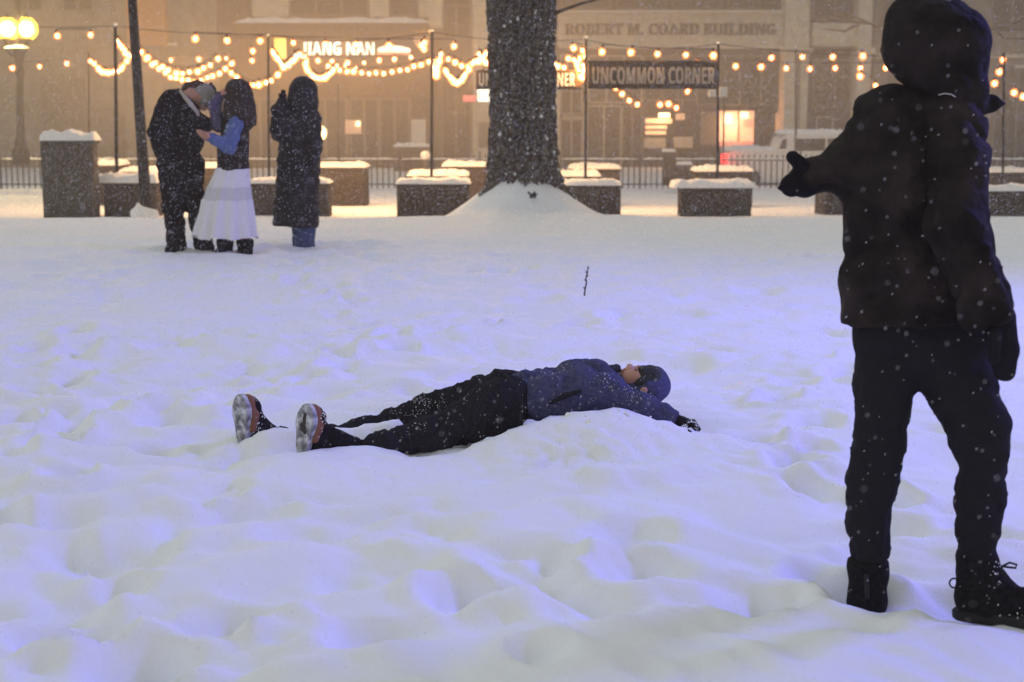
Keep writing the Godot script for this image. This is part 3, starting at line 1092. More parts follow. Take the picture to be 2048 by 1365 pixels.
# ---------------------------------------------------------------- trees
func build_trees() -> void:
	var t := thing("tree", "massive dark tree trunk with snow in its bark and a heap at its foot", "tree", Vector3(0.16, 0, -22))
	# rows from the photograph: height in pixels, left and right outline
	var rows := [[430, 955, 1135], [395, 962, 1130], [372, 972, 1122], [350, 974, 1118], [320, 976, 1114], [280, 980, 1112], [230, 983, 1111], [180, 982, 1108], [120, 980, 1107], [60, 977, 1108], [0, 975, 1111], [-120, 976, 1112], [-400, 985, 1105], [-900, 1000, 1090]]
	var seg := 150
	var v := PackedVector3Array()
	var idx := PackedInt32Array()
	var ys := []
	var y := 430.0
	while y > -900.0:
		ys.append(y)
		y -= 4.0 if y > -30.0 else 30.0
	var nrow := ys.size()
	for yy in ys:
		var k := 0
		while k < rows.size() - 2 and rows[k + 1][0] > yy:
			k += 1
		var f: float = clampf((yy - rows[k][0]) / float(rows[k + 1][0] - rows[k][0]), 0.0, 1.0)
		var a := P(lerpf(rows[k][1], rows[k + 1][1], f), yy, 22.0)
		var b := P(lerpf(rows[k][2], rows[k + 1][2], f), yy, 22.0)
		var c := (a + b) / 2.0
		var r := (b.x - a.x) / 2.0
		var flare := clampf((yy - 300.0) / 110.0, 0.0, 1.0)
		for s in seg:
			var an := TAU * s / seg
			var n3 := Vector3(cos(an) * 3.2, c.y * 0.9, sin(an) * 3.2)
			var ridge := absf(n_puff.get_noise_3dv(n3 * Vector3(1.7, 1.9, 1.7) + Vector3.ONE * n_fine.get_noise_3dv(n3 * 1.1)))
			var plate := n_fine.get_noise_3dv(n3 * Vector3(2.0, 3.0, 2.0))
			var root := flare * flare * (0.40 * sin(an * 5.0 + 0.8) + 0.7 * n_fine.get_noise_2d(an * 3.1, c.y * 1.6))
			var q := r * (0.955 + root * 0.6) + 0.13 * minf(ridge * 2.2, 1.0) + 0.045 * plate - 0.085
			v.append(Vector3(c.x + cos(an) * q, c.y, -22.0 + sin(an) * q))
	for j in nrow - 1:
		for s in seg:
			var a := j * seg + s
			var b := j * seg + (s + 1) % seg
			idx.append_array([a, a + seg, b, b, a + seg, b + seg])
	var trunk := pack(v, idx)
	part("trunk", trunk, M.bark, t)
	cling(t, trunk, 1500, 0.022, func(p: Vector3, n: Vector3) -> float:
		if p.y > 3.0 or n.z < -0.3:
			return 0.0
		return smoothstep(0.15, 0.55, n_soft.get_noise_3dv(p * 2.6) + 0.25 * n.y + 0.3 * maxf(0.0, -n.x) + 0.4 * smoothstep(0.9, 0.2, p.y)) * 0.9, 71, "bark_snow")
	# lumps caught in the bark
	for k in 6:
		var q: Array = [[1081, 232], [1009, 55], [1000, 268], [1020, 278], [1105, 215], [1030, 345], [1100, 345], [990, 262], [1010, 300]][k]
		var at := P(q[0], q[1], 22.0)
		var s := sqrt(maxf(0.0, 0.25 - pow(at.x - P(1044, q[1], 22.0).x, 2.0)))
		part("bark_lump", clump(0.018 if k % 2 else 0.026, k), M.cap_snow, t, Vector3(at.x, at.y, -22.0 + s))
	# limbs high up, the lowest of which reaches into the frame at the right of the trunk
	var limb := [P(1100, 30, 22.0), P(1128, 20, 22.1), P(1160, 8, 22.3), P(1215, -6, 22.6), P(1320, -40, 23.0), P(1500, -110, 24.0)]
	part("limb", tube(limb, [0.035, 0.025, 0.02, 0.016, 0.012, 0.006], 7), M.bark, t)
	for k in 7:
		var an := k * 0.9
		var p0 := P(1044, -520 - k * 45, 22.0)
		var dir := Vector3(cos(an), 0.5, sin(an))
		part("limb", tube([p0, p0 + dir * 1.2, p0 + dir * 2.6 + Vector3(0, 0.5, 0), p0 + dir * 4.2 + Vector3(0, 1.4, 0)], [0.16, 0.11, 0.06, 0.02], 8), M.bark, t)
	# the dead tuft in the heap
	var tuft := thing("grass_tuft", "dark tuft of dead grass poking out of the snow heap below the trunk", "plant", P(1066, 392, 21.0))
	for k in 16:
		var a := P(1066 + (k % 5 - 2) * 2.6, 391 + (k % 3) * 2.5, 21.0)
		part("blade", tube([a, a + Vector3((k % 7 - 3) * 0.008, 0.035, 0.02), a + Vector3((k % 7 - 3) * 0.018, 0.03 + 0.012 * (k % 4), 0.05)], [0.012, 0.010, 0.003], 5), M.twig, tuft)
	# the bare tree whose twigs show on both sides of the standing person's hood
	t = thing("bare_tree", "thin leafless tree whose twigs show beside the hood of the standing figure", "tree", P(1862, 400, 33))
	var tp := [P(1862, 430, 33), P(1864, 250, 33), P(1860, 90, 33), P(1868, -60, 33), P(1866, -220, 33)]
	part("trunk", tube(tp, [0.11, 0.09, 0.08, 0.06, 0.03], 9), M.bark, t)
	var br := [
		[[1860, 110], [1800, 70], [1740, 48], [1680, 42], [1620, 33]],
		[[1740, 48], [1700, 30], [1650, 34]],
		[[1720, 47], [1690, 62], [1650, 58]],
		[[1862, 100], [1920, 72], [1985, 58], [2030, 45], [2080, 28]],
		[[1985, 58], [2020, 60], [2070, 58]],
		[[1990, 58], [2010, 76], [2055, 78]],
		[[1866, 0], [1800, -60], [1700, -100], [1600, -130]],
		[[1866, -20], [1930, -80], [2000, -130], [2080, -160]],
	]
	for line in br:
		var pts := []
		var rad := []
		for k in line.size():
			pts.append(P(line[k][0], line[k][1], 33.0 + 0.25 * k))
			rad.append(lerpf(0.035, 0.008, float(k) / line.size()))
		part("branch", tube(pts, rad, 6), M.bark, t)

# ---------------------------------------------------------------- planters
func planter(x0: float, y0: float, x1: float, y1: float, d: float, deep: float, m: Material, label: String, called := "planter", cat := "planter", snow := 0.095, sx0 := 0.0, sx1 := 0.0) -> void:
	# y0 is where the stone ends and the snow on it begins
	var t := thing(called, label, cat, P((x0 + x1) / 2, y1, d), "stone planters along the edge of the lawn" if called == "planter" else "")
	slab("stone_block", x0, y0, x1, y1 + 20, d, deep, m, t, 0.035)
	slab("rim", x0 - 2, y0 - 1, x1 + 2, y0 + 7, d - 0.02, deep + 0.04, m, t, 0.02)
	var a := P(x0 - 3 + sx0, y0 - 1, d)
	var b := P(x1 + 3 + sx1, y0 - 1, d)
	part("snow_cap", pillow(b.x - a.x, deep + 0.10, snow, int(x0 + y0), 26, 10), M.cap_snow, t, Vector3((a.x + b.x) / 2.0, a.y - 0.01, -d - deep / 2.0))

func build_planters() -> void:
	planter(82, 281, 187, 427, 25.6, 0.35, M.granite, "tall grey stone pillar box with a rounded cap of snow", "stone_pillar", "pillar", 0.15)
	planter(206, 366, 312, 427, 26.0, 0.55, M.planter_stone, "low dark planter the leaning pole rises in front of", "planter", "planter", 0.15, -20)
	planter(496, 367, 656, 424, 26.0, 0.55, M.planter_stone, "low dark planter behind the figure in the long black coat")
	planter(793, 368, 938, 424, 26.0, 0.55, M.planter_stone, "low dark planter left of the big tree, its right end buried")
	planter(1112, 371, 1242, 428, 26.0, 0.55, M.planter_stone, "low dark planter right of the big tree, half under its snow heap")
	planter(1362, 376, 1504, 426, 26.0, 0.55, M.planter_stone, "low dark planter whose snow overhangs, left of the outstretched mitten", "planter", "planter", 0.13, -14, 8)
	planter(1650, 380, 1760, 424, 26.4, 0.9, M.planter_stone, "low brown planter just under the outstretched arm")
	planter(1930, 382, 2110, 426, 26.0, 0.55, M.planter_stone, "low dark planter to the right of the hooded figure's back")
	# the row behind
	planter(186, 331, 236, 400, 31.0, 0.8, M.planter_stone, "far planter right behind the tall stone pillar")
	planter(240, 344, 330, 400, 30.0, 0.8, M.planter_stone, "far planter with thick snow behind the leaning pole")
	planter(394, 336, 450, 400, 31.0, 0.8, M.planter_stone, "far planter glimpsed between the bowing man and the skirt")
	planter(628, 335, 731, 398, 31.0, 0.8, M.planter_stone, "far planter showing to the right of the long black coat")
	planter(816, 352, 934, 398, 29.0, 0.8, M.planter_stone, "planter directly behind the one left of the big tree")
	planter(886, 333, 972, 400, 31.0, 0.8, M.planter_stone, "far planter whose right end meets the big trunk")
	planter(1118, 353, 1200, 398, 29.0, 0.8, M.planter_stone, "planter directly behind the one right of the big tree")
	planter(1142, 338, 1240, 400, 31.0, 0.8, M.planter_stone, "far planter behind the sign pole right of the tree")
	planter(1392, 343, 1506, 400, 30.0, 0.8, M.planter_stone, "far planter in front of the parked car's red tail lamp")
	planter(1982, 345, 2060, 398, 31.0, 0.8, M.planter_stone, "far small planter beyond the hooded figure's elbow")
	# the pile at the foot of the leaning pole
	var t := thing("snow_pile", "small pointed heap of snow at the foot of the leaning pole", "snow pile", P(286, 426, 23.6))
	part("heap", blob([pb(275, 408, 2.5, 23.4, 279, 428, 17, 23.5), pb(279, 414, 3, 23.4, 302, 430, 13, 23.5), pb(270, 426, 10, 23.5, 308, 430, 9, 23.5)], 0.018, 0.03, 0.012, 7.0), M.cap_snow, t)
	t = thing("bollard", "snow capped metal post beside the planter left of the tree", "bollard", P(851, 345, 33))
	part("post", tube([P(851, 370, 33), P(851, 314, 33)], [0.06, 0.06], 10), M.granite, t)
	part("snow_cap", clump(0.11, 3), M.cap_snow, t, P(851, 311, 33))
	t = thing("cabinet", "low dark street cabinet with snow on it before the lit menu", "cabinet", P(1345, 350, 40))
	slab("cabinet_body", 1328, 304, 1352, 372, 40.0, 0.4, M.dark_front, t, 0.02)
	slab("cabinet_base", 1342, 330, 1384, 374, 39.8, 0.6, M.dark_front, t, 0.02)
	snow_on(t, 1327, 1353, 304, 39.98, 0.45, 0.07, 31)
	snow_on(t, 1354, 1386, 330, 39.8, 0.6, 0.08, 32)

# ---------------------------------------------------------------- fence
func build_fence() -> void:
	var d := 42.0
	var pick := tube([Vector3(0, -0.47, 0), Vector3(0, 0.40, 0), Vector3(0, 0.42, 0), Vector3(0, 0.47, 0)], [0.020, 0.020, 0.028, 0.005], 6)
	var tip := clump(0.026, 2)
	var where := ["left of the tall stone pillar", "behind the tall stone pillar", "behind the leaning pole", "behind the bowing man", "behind the woman in the white skirt", "behind the long black coat", "left of the bollard", "behind the big tree", "just right of the big tree", "below the hanging board with big letters", "before the parked white car", "above the outstretched mitten", "behind the hooded figure's back", "beyond the hooded figure's right elbow", "at the far right end"]
	for s in 15:
		var x0 := -160.0 + s * 160.0
		var mid := P(x0 + 80, 344, d)
		var t := thing("iron_fence", "black iron fence section " + where[s], "fence", Vector3(mid.x, -0.85, -d), "sections of the iron street fence")
		var a := P(x0, 344, d)
		var b := P(x0 + 160, 344, d)
		part("post", box(Vector3(0.055, 1.05, 0.055), 0.006), M.iron, t, Vector3(a.x, -0.33, -d))
		for y in [-0.05, -0.72]:
			part("rail", box(Vector3(b.x - a.x - 0.06, 0.035, 0.03), 0.004), M.iron, t, Vector3(mid.x, y, -d))
		var rg := RandomNumberGenerator.new()
		rg.seed = 90 + s
		part("rail_snow", pillow(b.x - a.x - 0.1, 0.06, 0.045, s, 40, 3), M.cap_snow, t, Vector3(mid.x, -0.032, -d))
		for k in 13:
			var x := lerpf(a.x, b.x, (k + 1.0) / 14.0)
			var pk := part("picket", pick, M.iron, t, Vector3(x, -0.36, -d))

# ---------------------------------------------------------------- poles
func build_poles() -> void:
	var list := [
		["tall_post", "thick dark leaning post that crosses the left edge of the lit swags", [258, -90], [293, 424], 24.0, 8.5, 12.0],
		["light_pole", "dark pole with a snow knob carrying the first steep swag of bulbs", [230, 50], [233, 352], 27.0, 3.4, 3.8],
		["light_pole", "thin pole behind the tall stone pillar where a hanging loop starts", [177, 106], [178, 300], 32.0, 1.7, 2.0],
		["light_pole", "thin pole between the woman in the skirt and the long coat", [536, 70], [538, 358], 27.0, 2.2, 2.6],
		["light_pole", "faint far pole right of the long black coat", [677, 170], [678, 330], 36.0, 1.6, 1.8],
		["light_pole", "dark pole left of the tree with bulbs coiled about it", [864, 62], [863, 360], 27.0, 2.8, 3.0],
		["light_pole", "pole at the left end of the dark lettered board, thick with bulbs", [1172, 75], [1171, 356], 27.0, 2.6, 2.9],
		["light_pole", "pole at the right end of the dark lettered board", [1437, 86], [1435, 362], 27.0, 2.6, 2.9],
		["light_pole", "thin pole just beside the right end of the lettered board", [1450, 165], [1446, 330], 33.0, 1.7, 1.9],
		["light_pole", "lone pole at the right, beyond the hooded figure's collar", [2009, 108], [2006, 372], 27.0, 2.2, 2.5],
		["light_pole", "far pole hidden in the middle of the pale pilaster", [1592, 95], [1592, 330], 40.0, 1.8, 2.2],
	]
	for e in list:
		var d: float = e[4]
		var t := thing(e[0], e[1], "pole", P(e[3][0], e[3][1], d), "poles that carry the string lights" if e[0] == "light_pole" else "")
		var a := P(e[2][0], e[2][1], d)
		var b := P(e[3][0], e[3][1] + 14, d)
		part("shaft", tube([b, b.lerp(a, 0.5), a], [R(e[6], d), R((e[5] + e[6]) / 2.0, d), R(e[5], d)], 12), M.pole, t)
		part("cap", clump(R(e[5], d) * 1.25, 6), M.cap_snow if e[2][1] < 100 else M.pole, t, a)
	var k := thing("junction_box", "pair of small pale boxes on the pole at the right end of the lettered board", "box", P(1436, 186, 26.9))
	slab("pale_box", 1440, 174, 1455, 194, 26.85, 0.12, M.notice, k, 0.01)
	slab("pale_box", 1418, 180, 1432, 193, 26.85, 0.10, M.notice, k, 0.01)

# ---------------------------------------------------------------- street lamp
func build_street_lamp() -> void:
	var d := 40.0
	var t := thing("street_lamp", "twin globe street lamp glowing yellow at the left edge", "street lamp", P(40, 320, d))
	var prof := [[330, 17], [300, 17], [296, 13], [284, 13], [278, 9], [240, 8], [150, 6.5], [146, 10], [140, 10], [134, 7], [122, 8], [104, 13], [100, 13], [96, 6], [70, 5], [40, 4], [-60, 4], [-66, 1]]
	var pts := []
	var rad := []
	for e in prof:
		pts.append(P(38.0 + (e[0] - 100) * 0.015, e[0], d))
		rad.append(R(e[1], d))
	part("post", tube(pts, rad, 14), M.iron, t)
	for k in 2:
		var gx: float = [14.0, 52.0][k]
		part("arm", tube([P(37, 106, d), P(lerpf(37, gx, 0.6), 112, d), P(gx, 100, d), P(gx, 82, d)], [0.05, 0.04, 0.04, 0.06], 8), M.iron, t)
		part("holder", tube([P(gx, 90, d), P(gx, 80, d), P(gx, 75, d)], [0.06, 0.13, 0.15], 12), M.iron, t)
		var g := SphereMesh.new()
		g.radius = R(14, d)
		g.height = R(30, d)
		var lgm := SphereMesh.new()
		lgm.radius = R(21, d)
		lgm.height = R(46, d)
		part("lamp_halo", lgm, M.lamp_halo, t, P(gx, 58, d))  # added halo shell, not a part of the lamp
		part("globe", g, M.street_globe, t, P(gx, 58, d))
		part("globe_cap", tube([P(gx, 36, d), P(gx, 33, d), P(gx, 27, d)], [0.10, 0.06, 0.01], 10), M.iron, t)
		lamp_at(P(gx, 58, d), Color(1.0, 0.86, 0.55), 12.0, 0.2, t)
	part("snow_cap", pillow(R(44, d), 0.3, 0.07, 3, 10, 5), M.cap_snow, t, P(36, 97, d) + Vector3(0, 0, 0.1))

# ---------------------------------------------------------------- signs
func build_signs() -> void:
	var t := thing("lettered_board", "long dark board with pale block capitals hung between two poles", "sign", P(1308, 178, 27))
	slab("board", 1176, 124, 1438, 178, 27.1, 0.05, M.sign_board, t, 0.01)
	slab("rail", 1176, 121, 1438, 127, 27.06, 0.035, M.pole, t)
	slab("rail", 1176, 170, 1438, 177, 27.06, 0.035, M.pole, t)
	text("board_letters", "UNCOMMON CORNER", 1185, 134, 1430, 168, 27.08, 0.05, "Droid Sans", true, M.sign_letter, t, 0.005)
	t = thing("lettered_board", "matching board behind the big trunk, lit orange by the bulbs beside it", "sign", P(1060, 178, 27))
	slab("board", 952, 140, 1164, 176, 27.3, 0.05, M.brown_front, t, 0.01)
	slab("rail", 952, 174, 1164, 179, 27.26, 0.03, M.pole, t)
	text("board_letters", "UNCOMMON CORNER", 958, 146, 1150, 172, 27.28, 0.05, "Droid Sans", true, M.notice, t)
	# shop signs on the brown front
	t = thing("shop_sign", "glowing white capital letters on the brown restaurant front", "sign", P(680, 112, 61))
	text("sign_letters", "JIANG NAN", 603, 84, 748, 117, 61.2, 0.12, "Droid Sans", true, M.sign_white, t)
	slab("backing", 600, 112, 750, 115, 61.3, 0.09, M.dark_front, t)
	lamp_at(P(676, 100, 60.7), Color(1.0, 0.9, 0.75), 1.6, 0.4, t)
	t = thing("shop_sign", "small orange oblong sign with a white glow, right of the letters", "sign", P(788, 108, 61))
	part("sign_tube", tube([P(756, 100, 61.2), P(775, 97, 61.2), P(800, 98, 61.2), P(820, 101, 61.2)], [0.07, 0.13, 0.12, 0.08], 8), M.sign_white, t)
	slab("backing", 754, 100, 821, 110, 61.3, 0.09, M.sign_orange, t, 0.03)
	t = thing("shop_sign", "upright yellow glowing banner sign left of the white letters", "sign", P(560, 116, 61))
	slab("lit_panel", 548, 76, 571, 118, 61.1, 0.2, M.sign_yellow, t, 0.03)
	slab("backing", 545, 73, 574, 121, 61.31, 0.08, M.dark_front, t)
	lamp_at(P(560, 96, 60.6), Color(1.0, 0.78, 0.3), 0.8, 0.2, t)
	t = thing("shop_sign", "round yellow lamp sign at the right end of the restaurant front", "sign", P(843, 104, 60))
	var disc := CylinderMesh.new()
	disc.top_radius = R(14, 60.4)
	disc.bottom_radius = R(16, 60.4)
	disc.height = 0.2
	var dm := part("lit_disc", disc, M.shop_dim, t, P(843, 80, 60.4))
	dm.rotation_degrees = Vector3(90, 0, 0)
	slab("hood", 826, 60, 861, 66, 60.2, 0.5, M.sign_yellow, t, 0.04)
	t = thing("shop_sign", "square white lit sign at the left edge of the big trunk", "sign", P(968, 204, 58))
	slab("lit_box", 955, 179, 990, 203, 58.0, 0.2, M.sign_white, t, 0.03)
	text("sign_letters", "GA", 958, 183, 986, 199, 57.98, 0.04, "Droid Sans", false, M.dark_front, t)
	t = thing("shop_sign", "small red lit sign left of the white square sign", "sign", P(938, 204, 59))
	slab("lit_panel", 926, 191, 951, 203, 59.0, 0.12, M.sign_red, t, 0.02)
	lamp_at(P(972, 190, 57.6), Color(1.0, 0.92, 0.8), 0.7, 0.2, t)

# ---------------------------------------------------------------- string lights
var bulb_mesh: ArrayMesh

func make_bulb() -> void:
	# an added halo shell, a bright filament core and a dark socket: three surfaces
	var halo_shell := SphereMesh.new()
	halo_shell.radius = 0.064
	halo_shell.height = 0.135
	halo_shell.radial_segments = 14
	halo_shell.rings = 8
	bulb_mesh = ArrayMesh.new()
	bulb_mesh.add_surface_from_arrays(Mesh.PRIMITIVE_TRIANGLES, halo_shell.get_mesh_arrays())
	bulb_mesh.surface_set_material(0, M.bulb_halo)
	var core := SphereMesh.new()
	core.radius = 0.028
	core.height = 0.07
	core.radial_segments = 12
	core.rings = 6
	bulb_mesh.add_surface_from_arrays(Mesh.PRIMITIVE_TRIANGLES, core.get_mesh_arrays())
	bulb_mesh.surface_set_material(1, M.bulb_glow)
	var neck := tube([Vector3(0, 0.068, 0), Vector3(0, 0.08, 0), Vector3(0, 0.12, 0)], [0.026, 0.024, 0.02], 8)
	bulb_mesh.add_surface_from_arrays(Mesh.PRIMITIVE_TRIANGLES, neck.surface_get_arrays(0))
	bulb_mesh.surface_set_material(2, M.cable)

func light_string(label: String, d: float, runs: Array) -> void:
	# runs of bulbs: [x0, y0, x1, y1, sag, count]
	var t := thing("string_lights", label, "string lights", P(runs[0][0], runs[0][1], d), "warm bulbs strung over the planters")
	for r in runs:
		var pts := []
		var n: int = r[5]
		var m := maxi(2, (n - 1) * 3 + 1)
		for k in m:
			var f := float(k) / (m - 1)
			pts.append(P(lerpf(r[0], r[2], f), lerpf(r[1], r[3], f) + r[4] * 4.0 * f * (1.0 - f), d) + Vector3(0, 0.115, 0))
		if n > 1:
			part("cable", tube(pts, [0.007], 5), M.cable, t)
		for k in n:
			var f := float(k) / maxi(1, n - 1)
			var jx := rng.randf_range(-2.0, 2.0)
			var jy := rng.randf_range(-1.8, 1.8)
			var at := P(lerpf(r[0], r[2], f) + jx, lerpf(r[1], r[3], f) + r[4] * 4.0 * f * (1.0 - f) + jy, d + rng.randf_range(-0.1, 0.1))
			var bu := part("bulb", bulb_mesh, null, t, at)
			bu.scale = Vector3.ONE * rng.randf_range(0.78, 1.12)
			bu.rotation = Vector3(rng.randf_range(-0.25, 0.25), 0, rng.randf_range(-0.25, 0.25))
			lamp_at(at, Color(1.0, 0.77, 0.50), BULB, 0.045, t)

const BULB := 0.16

func build_lights() -> void:
	make_bulb()
	light_string("two widely spaced bulbs right of the twin globe lamp", 28.0, [[114, 71, 182, 71, 0, 2]])
	light_string("three low bulbs in a row behind the street lamp post", 33.0, [[24, 136, 131, 126, 2, 3]])
	light_string("tight loop of bulbs hanging left of the leaning post", 31.0, [[181, 122, 252, 124, 23, 13]])
	light_string("steep run of bulbs down from the snow topped pole", 28.0, [[236, 82, 263, 115, 4, 8]])
	light_string("upper swag of bulbs over the bowing man", 29.0, [[281, 103, 436, 118, 36, 12]])
	light_string("lower swag of bulbs that dips to the bowing man's head", 31.0, [[291, 119, 464, 129, 38, 15]])
	light_string("three bulbs in a faint row above the bowing man's swags", 36.0, [[343, 121, 451, 118, 0, 3]])
	light_string("shallow swag of bulbs behind the woman's hair", 29.0, [[461, 146, 554, 150, 24, 9]])
	light_string("two bulbs one above the other above the woman's hair", 30.0, [[506, 103, 504, 121, 0, 2]])
	light_string("long straight row of spaced bulbs along the restaurant front", 27.0, [[390, 77, 909, 91, 4, 9]])
	light_string("sharp V of close bulbs under the yellow banner sign", 28.5, [[545, 104, 568, 134, 1, 7], [571, 132, 598, 108, 1, 7]])
	light_string("deep loop of close bulbs over the long black coat", 29.5, [[609, 114, 613, 138, 0, 4], [616, 142, 668, 138, 18, 12]])
	light_string("upper row of scattered bulbs under the white letters", 34.0, [[634, 122, 821, 116, 5, 7]])
	light_string("lower row of bulbs under the white letters", 30.5, [[678, 139, 858, 124, 14, 13]])
	light_string("middle row of four bulbs under the white letters", 36.0, [[654, 134, 711, 134, -3, 4]])
	light_string("column of bulbs coiled on the pole left of the tree", 27.2, [[880, 110, 873, 153, 0, 8], [867, 120, 869, 148, 0, 5], [848, 87, 849, 97, 0, 2]])
	light_string("round loop of bulbs between that coiled pole and the trunk", 29.0, [[893, 141, 936, 140, 26, 12]])
	light_string("rising run of bulbs beside the trunk's left edge", 29.8, [[897, 119, 924, 131, 0, 3], [936, 133, 958, 119, 0, 4]])
	light_string("knot of bulbs against the trunk's left edge", 27.6, [[957, 107, 971, 127, 0, 5], [956, 124, 973, 108, 0, 4], [966, 147, 976, 147, 0, 2]])
	light_string("short row of bulbs at the trunk's right edge", 29.0, [[1109, 131, 1127, 136, 0, 3], [1138, 118, 1170, 113, 2, 4]])
	light_string("knot of bulbs round the pole at the lettered board's left end", 27.15, [[1153, 128, 1163, 157, 0, 6], [1168, 131, 1161, 155, 0, 6], [1147, 98, 1165, 103, 0, 2]])
	light_string("row of five spaced bulbs above the lettered board", 27.0, [[1204, 102, 1429, 110, 3, 5]])
	light_string("two bulbs at the lettered board's upper right corner", 28.0, [[1398, 128, 1420, 129, 0, 2]])
	light_string("run of four bulbs falling from under the lettered board", 29.0, [[1232, 177, 1275, 210, 1, 4]])
	light_string("four bulbs over the lit menu", 30.0, [[1321, 211, 1352, 216, -4, 3], [1377, 181, 1378, 182, 0, 1]])
	light_string("lower level row of bulbs right of the lettered board", 30.0, [[1472, 133, 1772, 137, 2, 7]])
	light_string("upper row of bulbs before the pale pilasters", 28.0, [[1545, 114, 1727, 112, 1, 4]])
	light_string("two bulbs one below the other by the hood's left edge", 29.0, [[1720, 154, 1752, 173, 0, 2]])
	light_string("three bulbs down the lone pole at the right", 28.0, [[2005, 120, 1991, 168, 0, 3]])
	light_string("pair of bulbs at the right edge", 28.5, [[2031, 187, 2047, 195, 0, 2]])
	# the bare wires between the poles
	var t := thing("overhead_wire", "thin dark wires running between the tops of the poles", "wire", P(700, 60, 27))
	for w in [[230, 52, 536, 68, 6], [536, 70, 864, 64, 14], [864, 64, 1172, 78, 10], [1172, 80, 1437, 88, 12], [1437, 88, 2009, 110, 12], [-60, 44, 230, 52, 6]]:
		var pts := []
		for k in 13:
			var f := k / 12.0
			pts.append(P(lerpf(w[0], w[2], f), lerpf(w[1], w[3], f) + w[4] * 4.0 * f * (1.0 - f), 27.0))
		part("wire", tube(pts, [0.006], 5), M.cable, t)

# ---------------------------------------------------------------- car
func build_car() -> void:
	var d := 48.0
	var t := thing("parked_car", "white snow covered car parked beyond the fence, red tail lamp lit", "car", P(1600, 370, d))
	var o := P(1600, 320, d + 0.95)
	var s := d / FPX
	var side := func(list: Array) -> PackedVector2Array:
		var p := PackedVector2Array()
		for e in list:
			p.append(Vector2((e[0] - 1600) * s, (320 - e[1]) * s))
		return p
	part("body", prism(side.call([[1446, 304], [1456, 300], [1548, 299], [1560, 301], [1700, 302], [1760, 308], [1772, 320], [1772, 352], [1760, 358], [1456, 358], [1444, 348]]), 1.8), M.car_paint, t, o)
	part("cabin", prism(side.call([[1544, 301], [1553, 276], [1564, 268], [1680, 268], [1706, 282], [1728, 303]]), 1.6), M.car_paint, t, o)
	part("side_window", prism(side.call([[1580, 300], [1578, 277], [1640, 276], [1640, 300]]), 1.63), M.dark_pane, t, o)
	part("side_window", prism(side.call([[1645, 300], [1645, 276], [1678, 276], [1702, 300]]), 1.63), M.dark_pane, t, o)
	part("rear_window", prism(side.call([[1549, 296], [1555, 278], [1563, 276], [1562, 296]]), 1.64), M.dark_pane, t, o)
	var roof := P(1622, 268, d + 0.95)
	part("roof_snow", pillow(134 * s, 1.6, 0.15, 8, 20, 8), M.cap_snow, t, roof)
	part("boot_snow", pillow(104 * s, 1.7, 0.12, 9, 16, 8), M.cap_snow, t, P(1498, 300, d + 0.95))
	for x in [1492, 1720]:
		for z in [0.85, -0.85]:
			var w := CylinderMesh.new()
			w.top_radius = 0.33
			w.bottom_radius = 0.33
			w.height = 0.22
			var c := P(x, 356, d + 0.95) + Vector3(0, 0, z)
			var wh := part("wheel", w, M.tyre, t, c)
			wh.rotation_degrees = Vector3(90, 0, 0)
			var r := CylinderMesh.new()
			r.top_radius = 0.2
			r.bottom_radius = 0.2
			r.height = 0.24
			var rm := part("rim", r, M.rim, wh, c)
	part("tail_lamp", box(Vector3(0.22, 0.34, 0.3), 0.03), M.tail_red, t, P(1448, 318, d + 0.12))
	part("bumper", box(Vector3(0.16, 0.2, 1.74), 0.05), M.dark_front, t, P(1444, 344, d + 0.95))
	lamp_at(P(1446, 318, d - 0.15), Color(1.0, 0.1, 0.12), 0.25, 0.1, t)

# ---------------------------------------------------------------- people
func sole_mesh(length: float, width: float, thick: float) -> ArrayMesh:
	# foot outline in x (across) and y (heel 0 to toe length), thickness along z, rounded edges by rings
	var v := PackedVector3Array()
	var idx := PackedInt32Array()
	var n := 40
	var rings := [[-0.5, 0.86], [-0.5, 0.95], [-0.3, 1.0], [0.3, 1.0], [0.5, 0.95], [0.5, 0.86]]
	for rg in rings:
		for k in n:
			var a := TAU * k / n
			var y := 0.5 - 0.5 * cos(a)
			var w := width / 2.0 * pow(sin(PI * clampf(y, 0.0, 1.0)), 0.42) * (0.80 + 0.30 * smoothstep(0.3, 0.8, y) - 0.10 * exp(-pow((y - 0.4) / 0.16, 2.0)))
			var x: float = w * (1.0 if sin(a) >= 0.0 else -1.0) * rg[1]
			v.append(Vector3(x, length * (0.5 + (y - 0.5) * rg[1]), thick * rg[0]))
	for r in rings.size() - 1:
		for k in n:
			var a: int = r * n + k
			var b: int = r * n + (k + 1) % n
			idx.append_array([a, a + n, b, b, a + n, b + n])
	for e in [0, rings.size() - 1]:
		v.append(Vector3(0, length * 0.5, thick * rings[e][0]))
		for k in n:
			var a: int = e * n + k
			var b: int = e * n + (k + 1) % n
			if e == 0:
				idx.append_array([v.size() - 1, a, b])
			else:
				idx.append_array([v.size() - 1, b, a])
	return pack(v, idx)

func shrink(bones: Array, f: float) -> Array:
	var out := []
	for b in bones:
		out.append([b[0], b[1], b[2] * f, b[3] * f, b[4], b[5]])
	return out

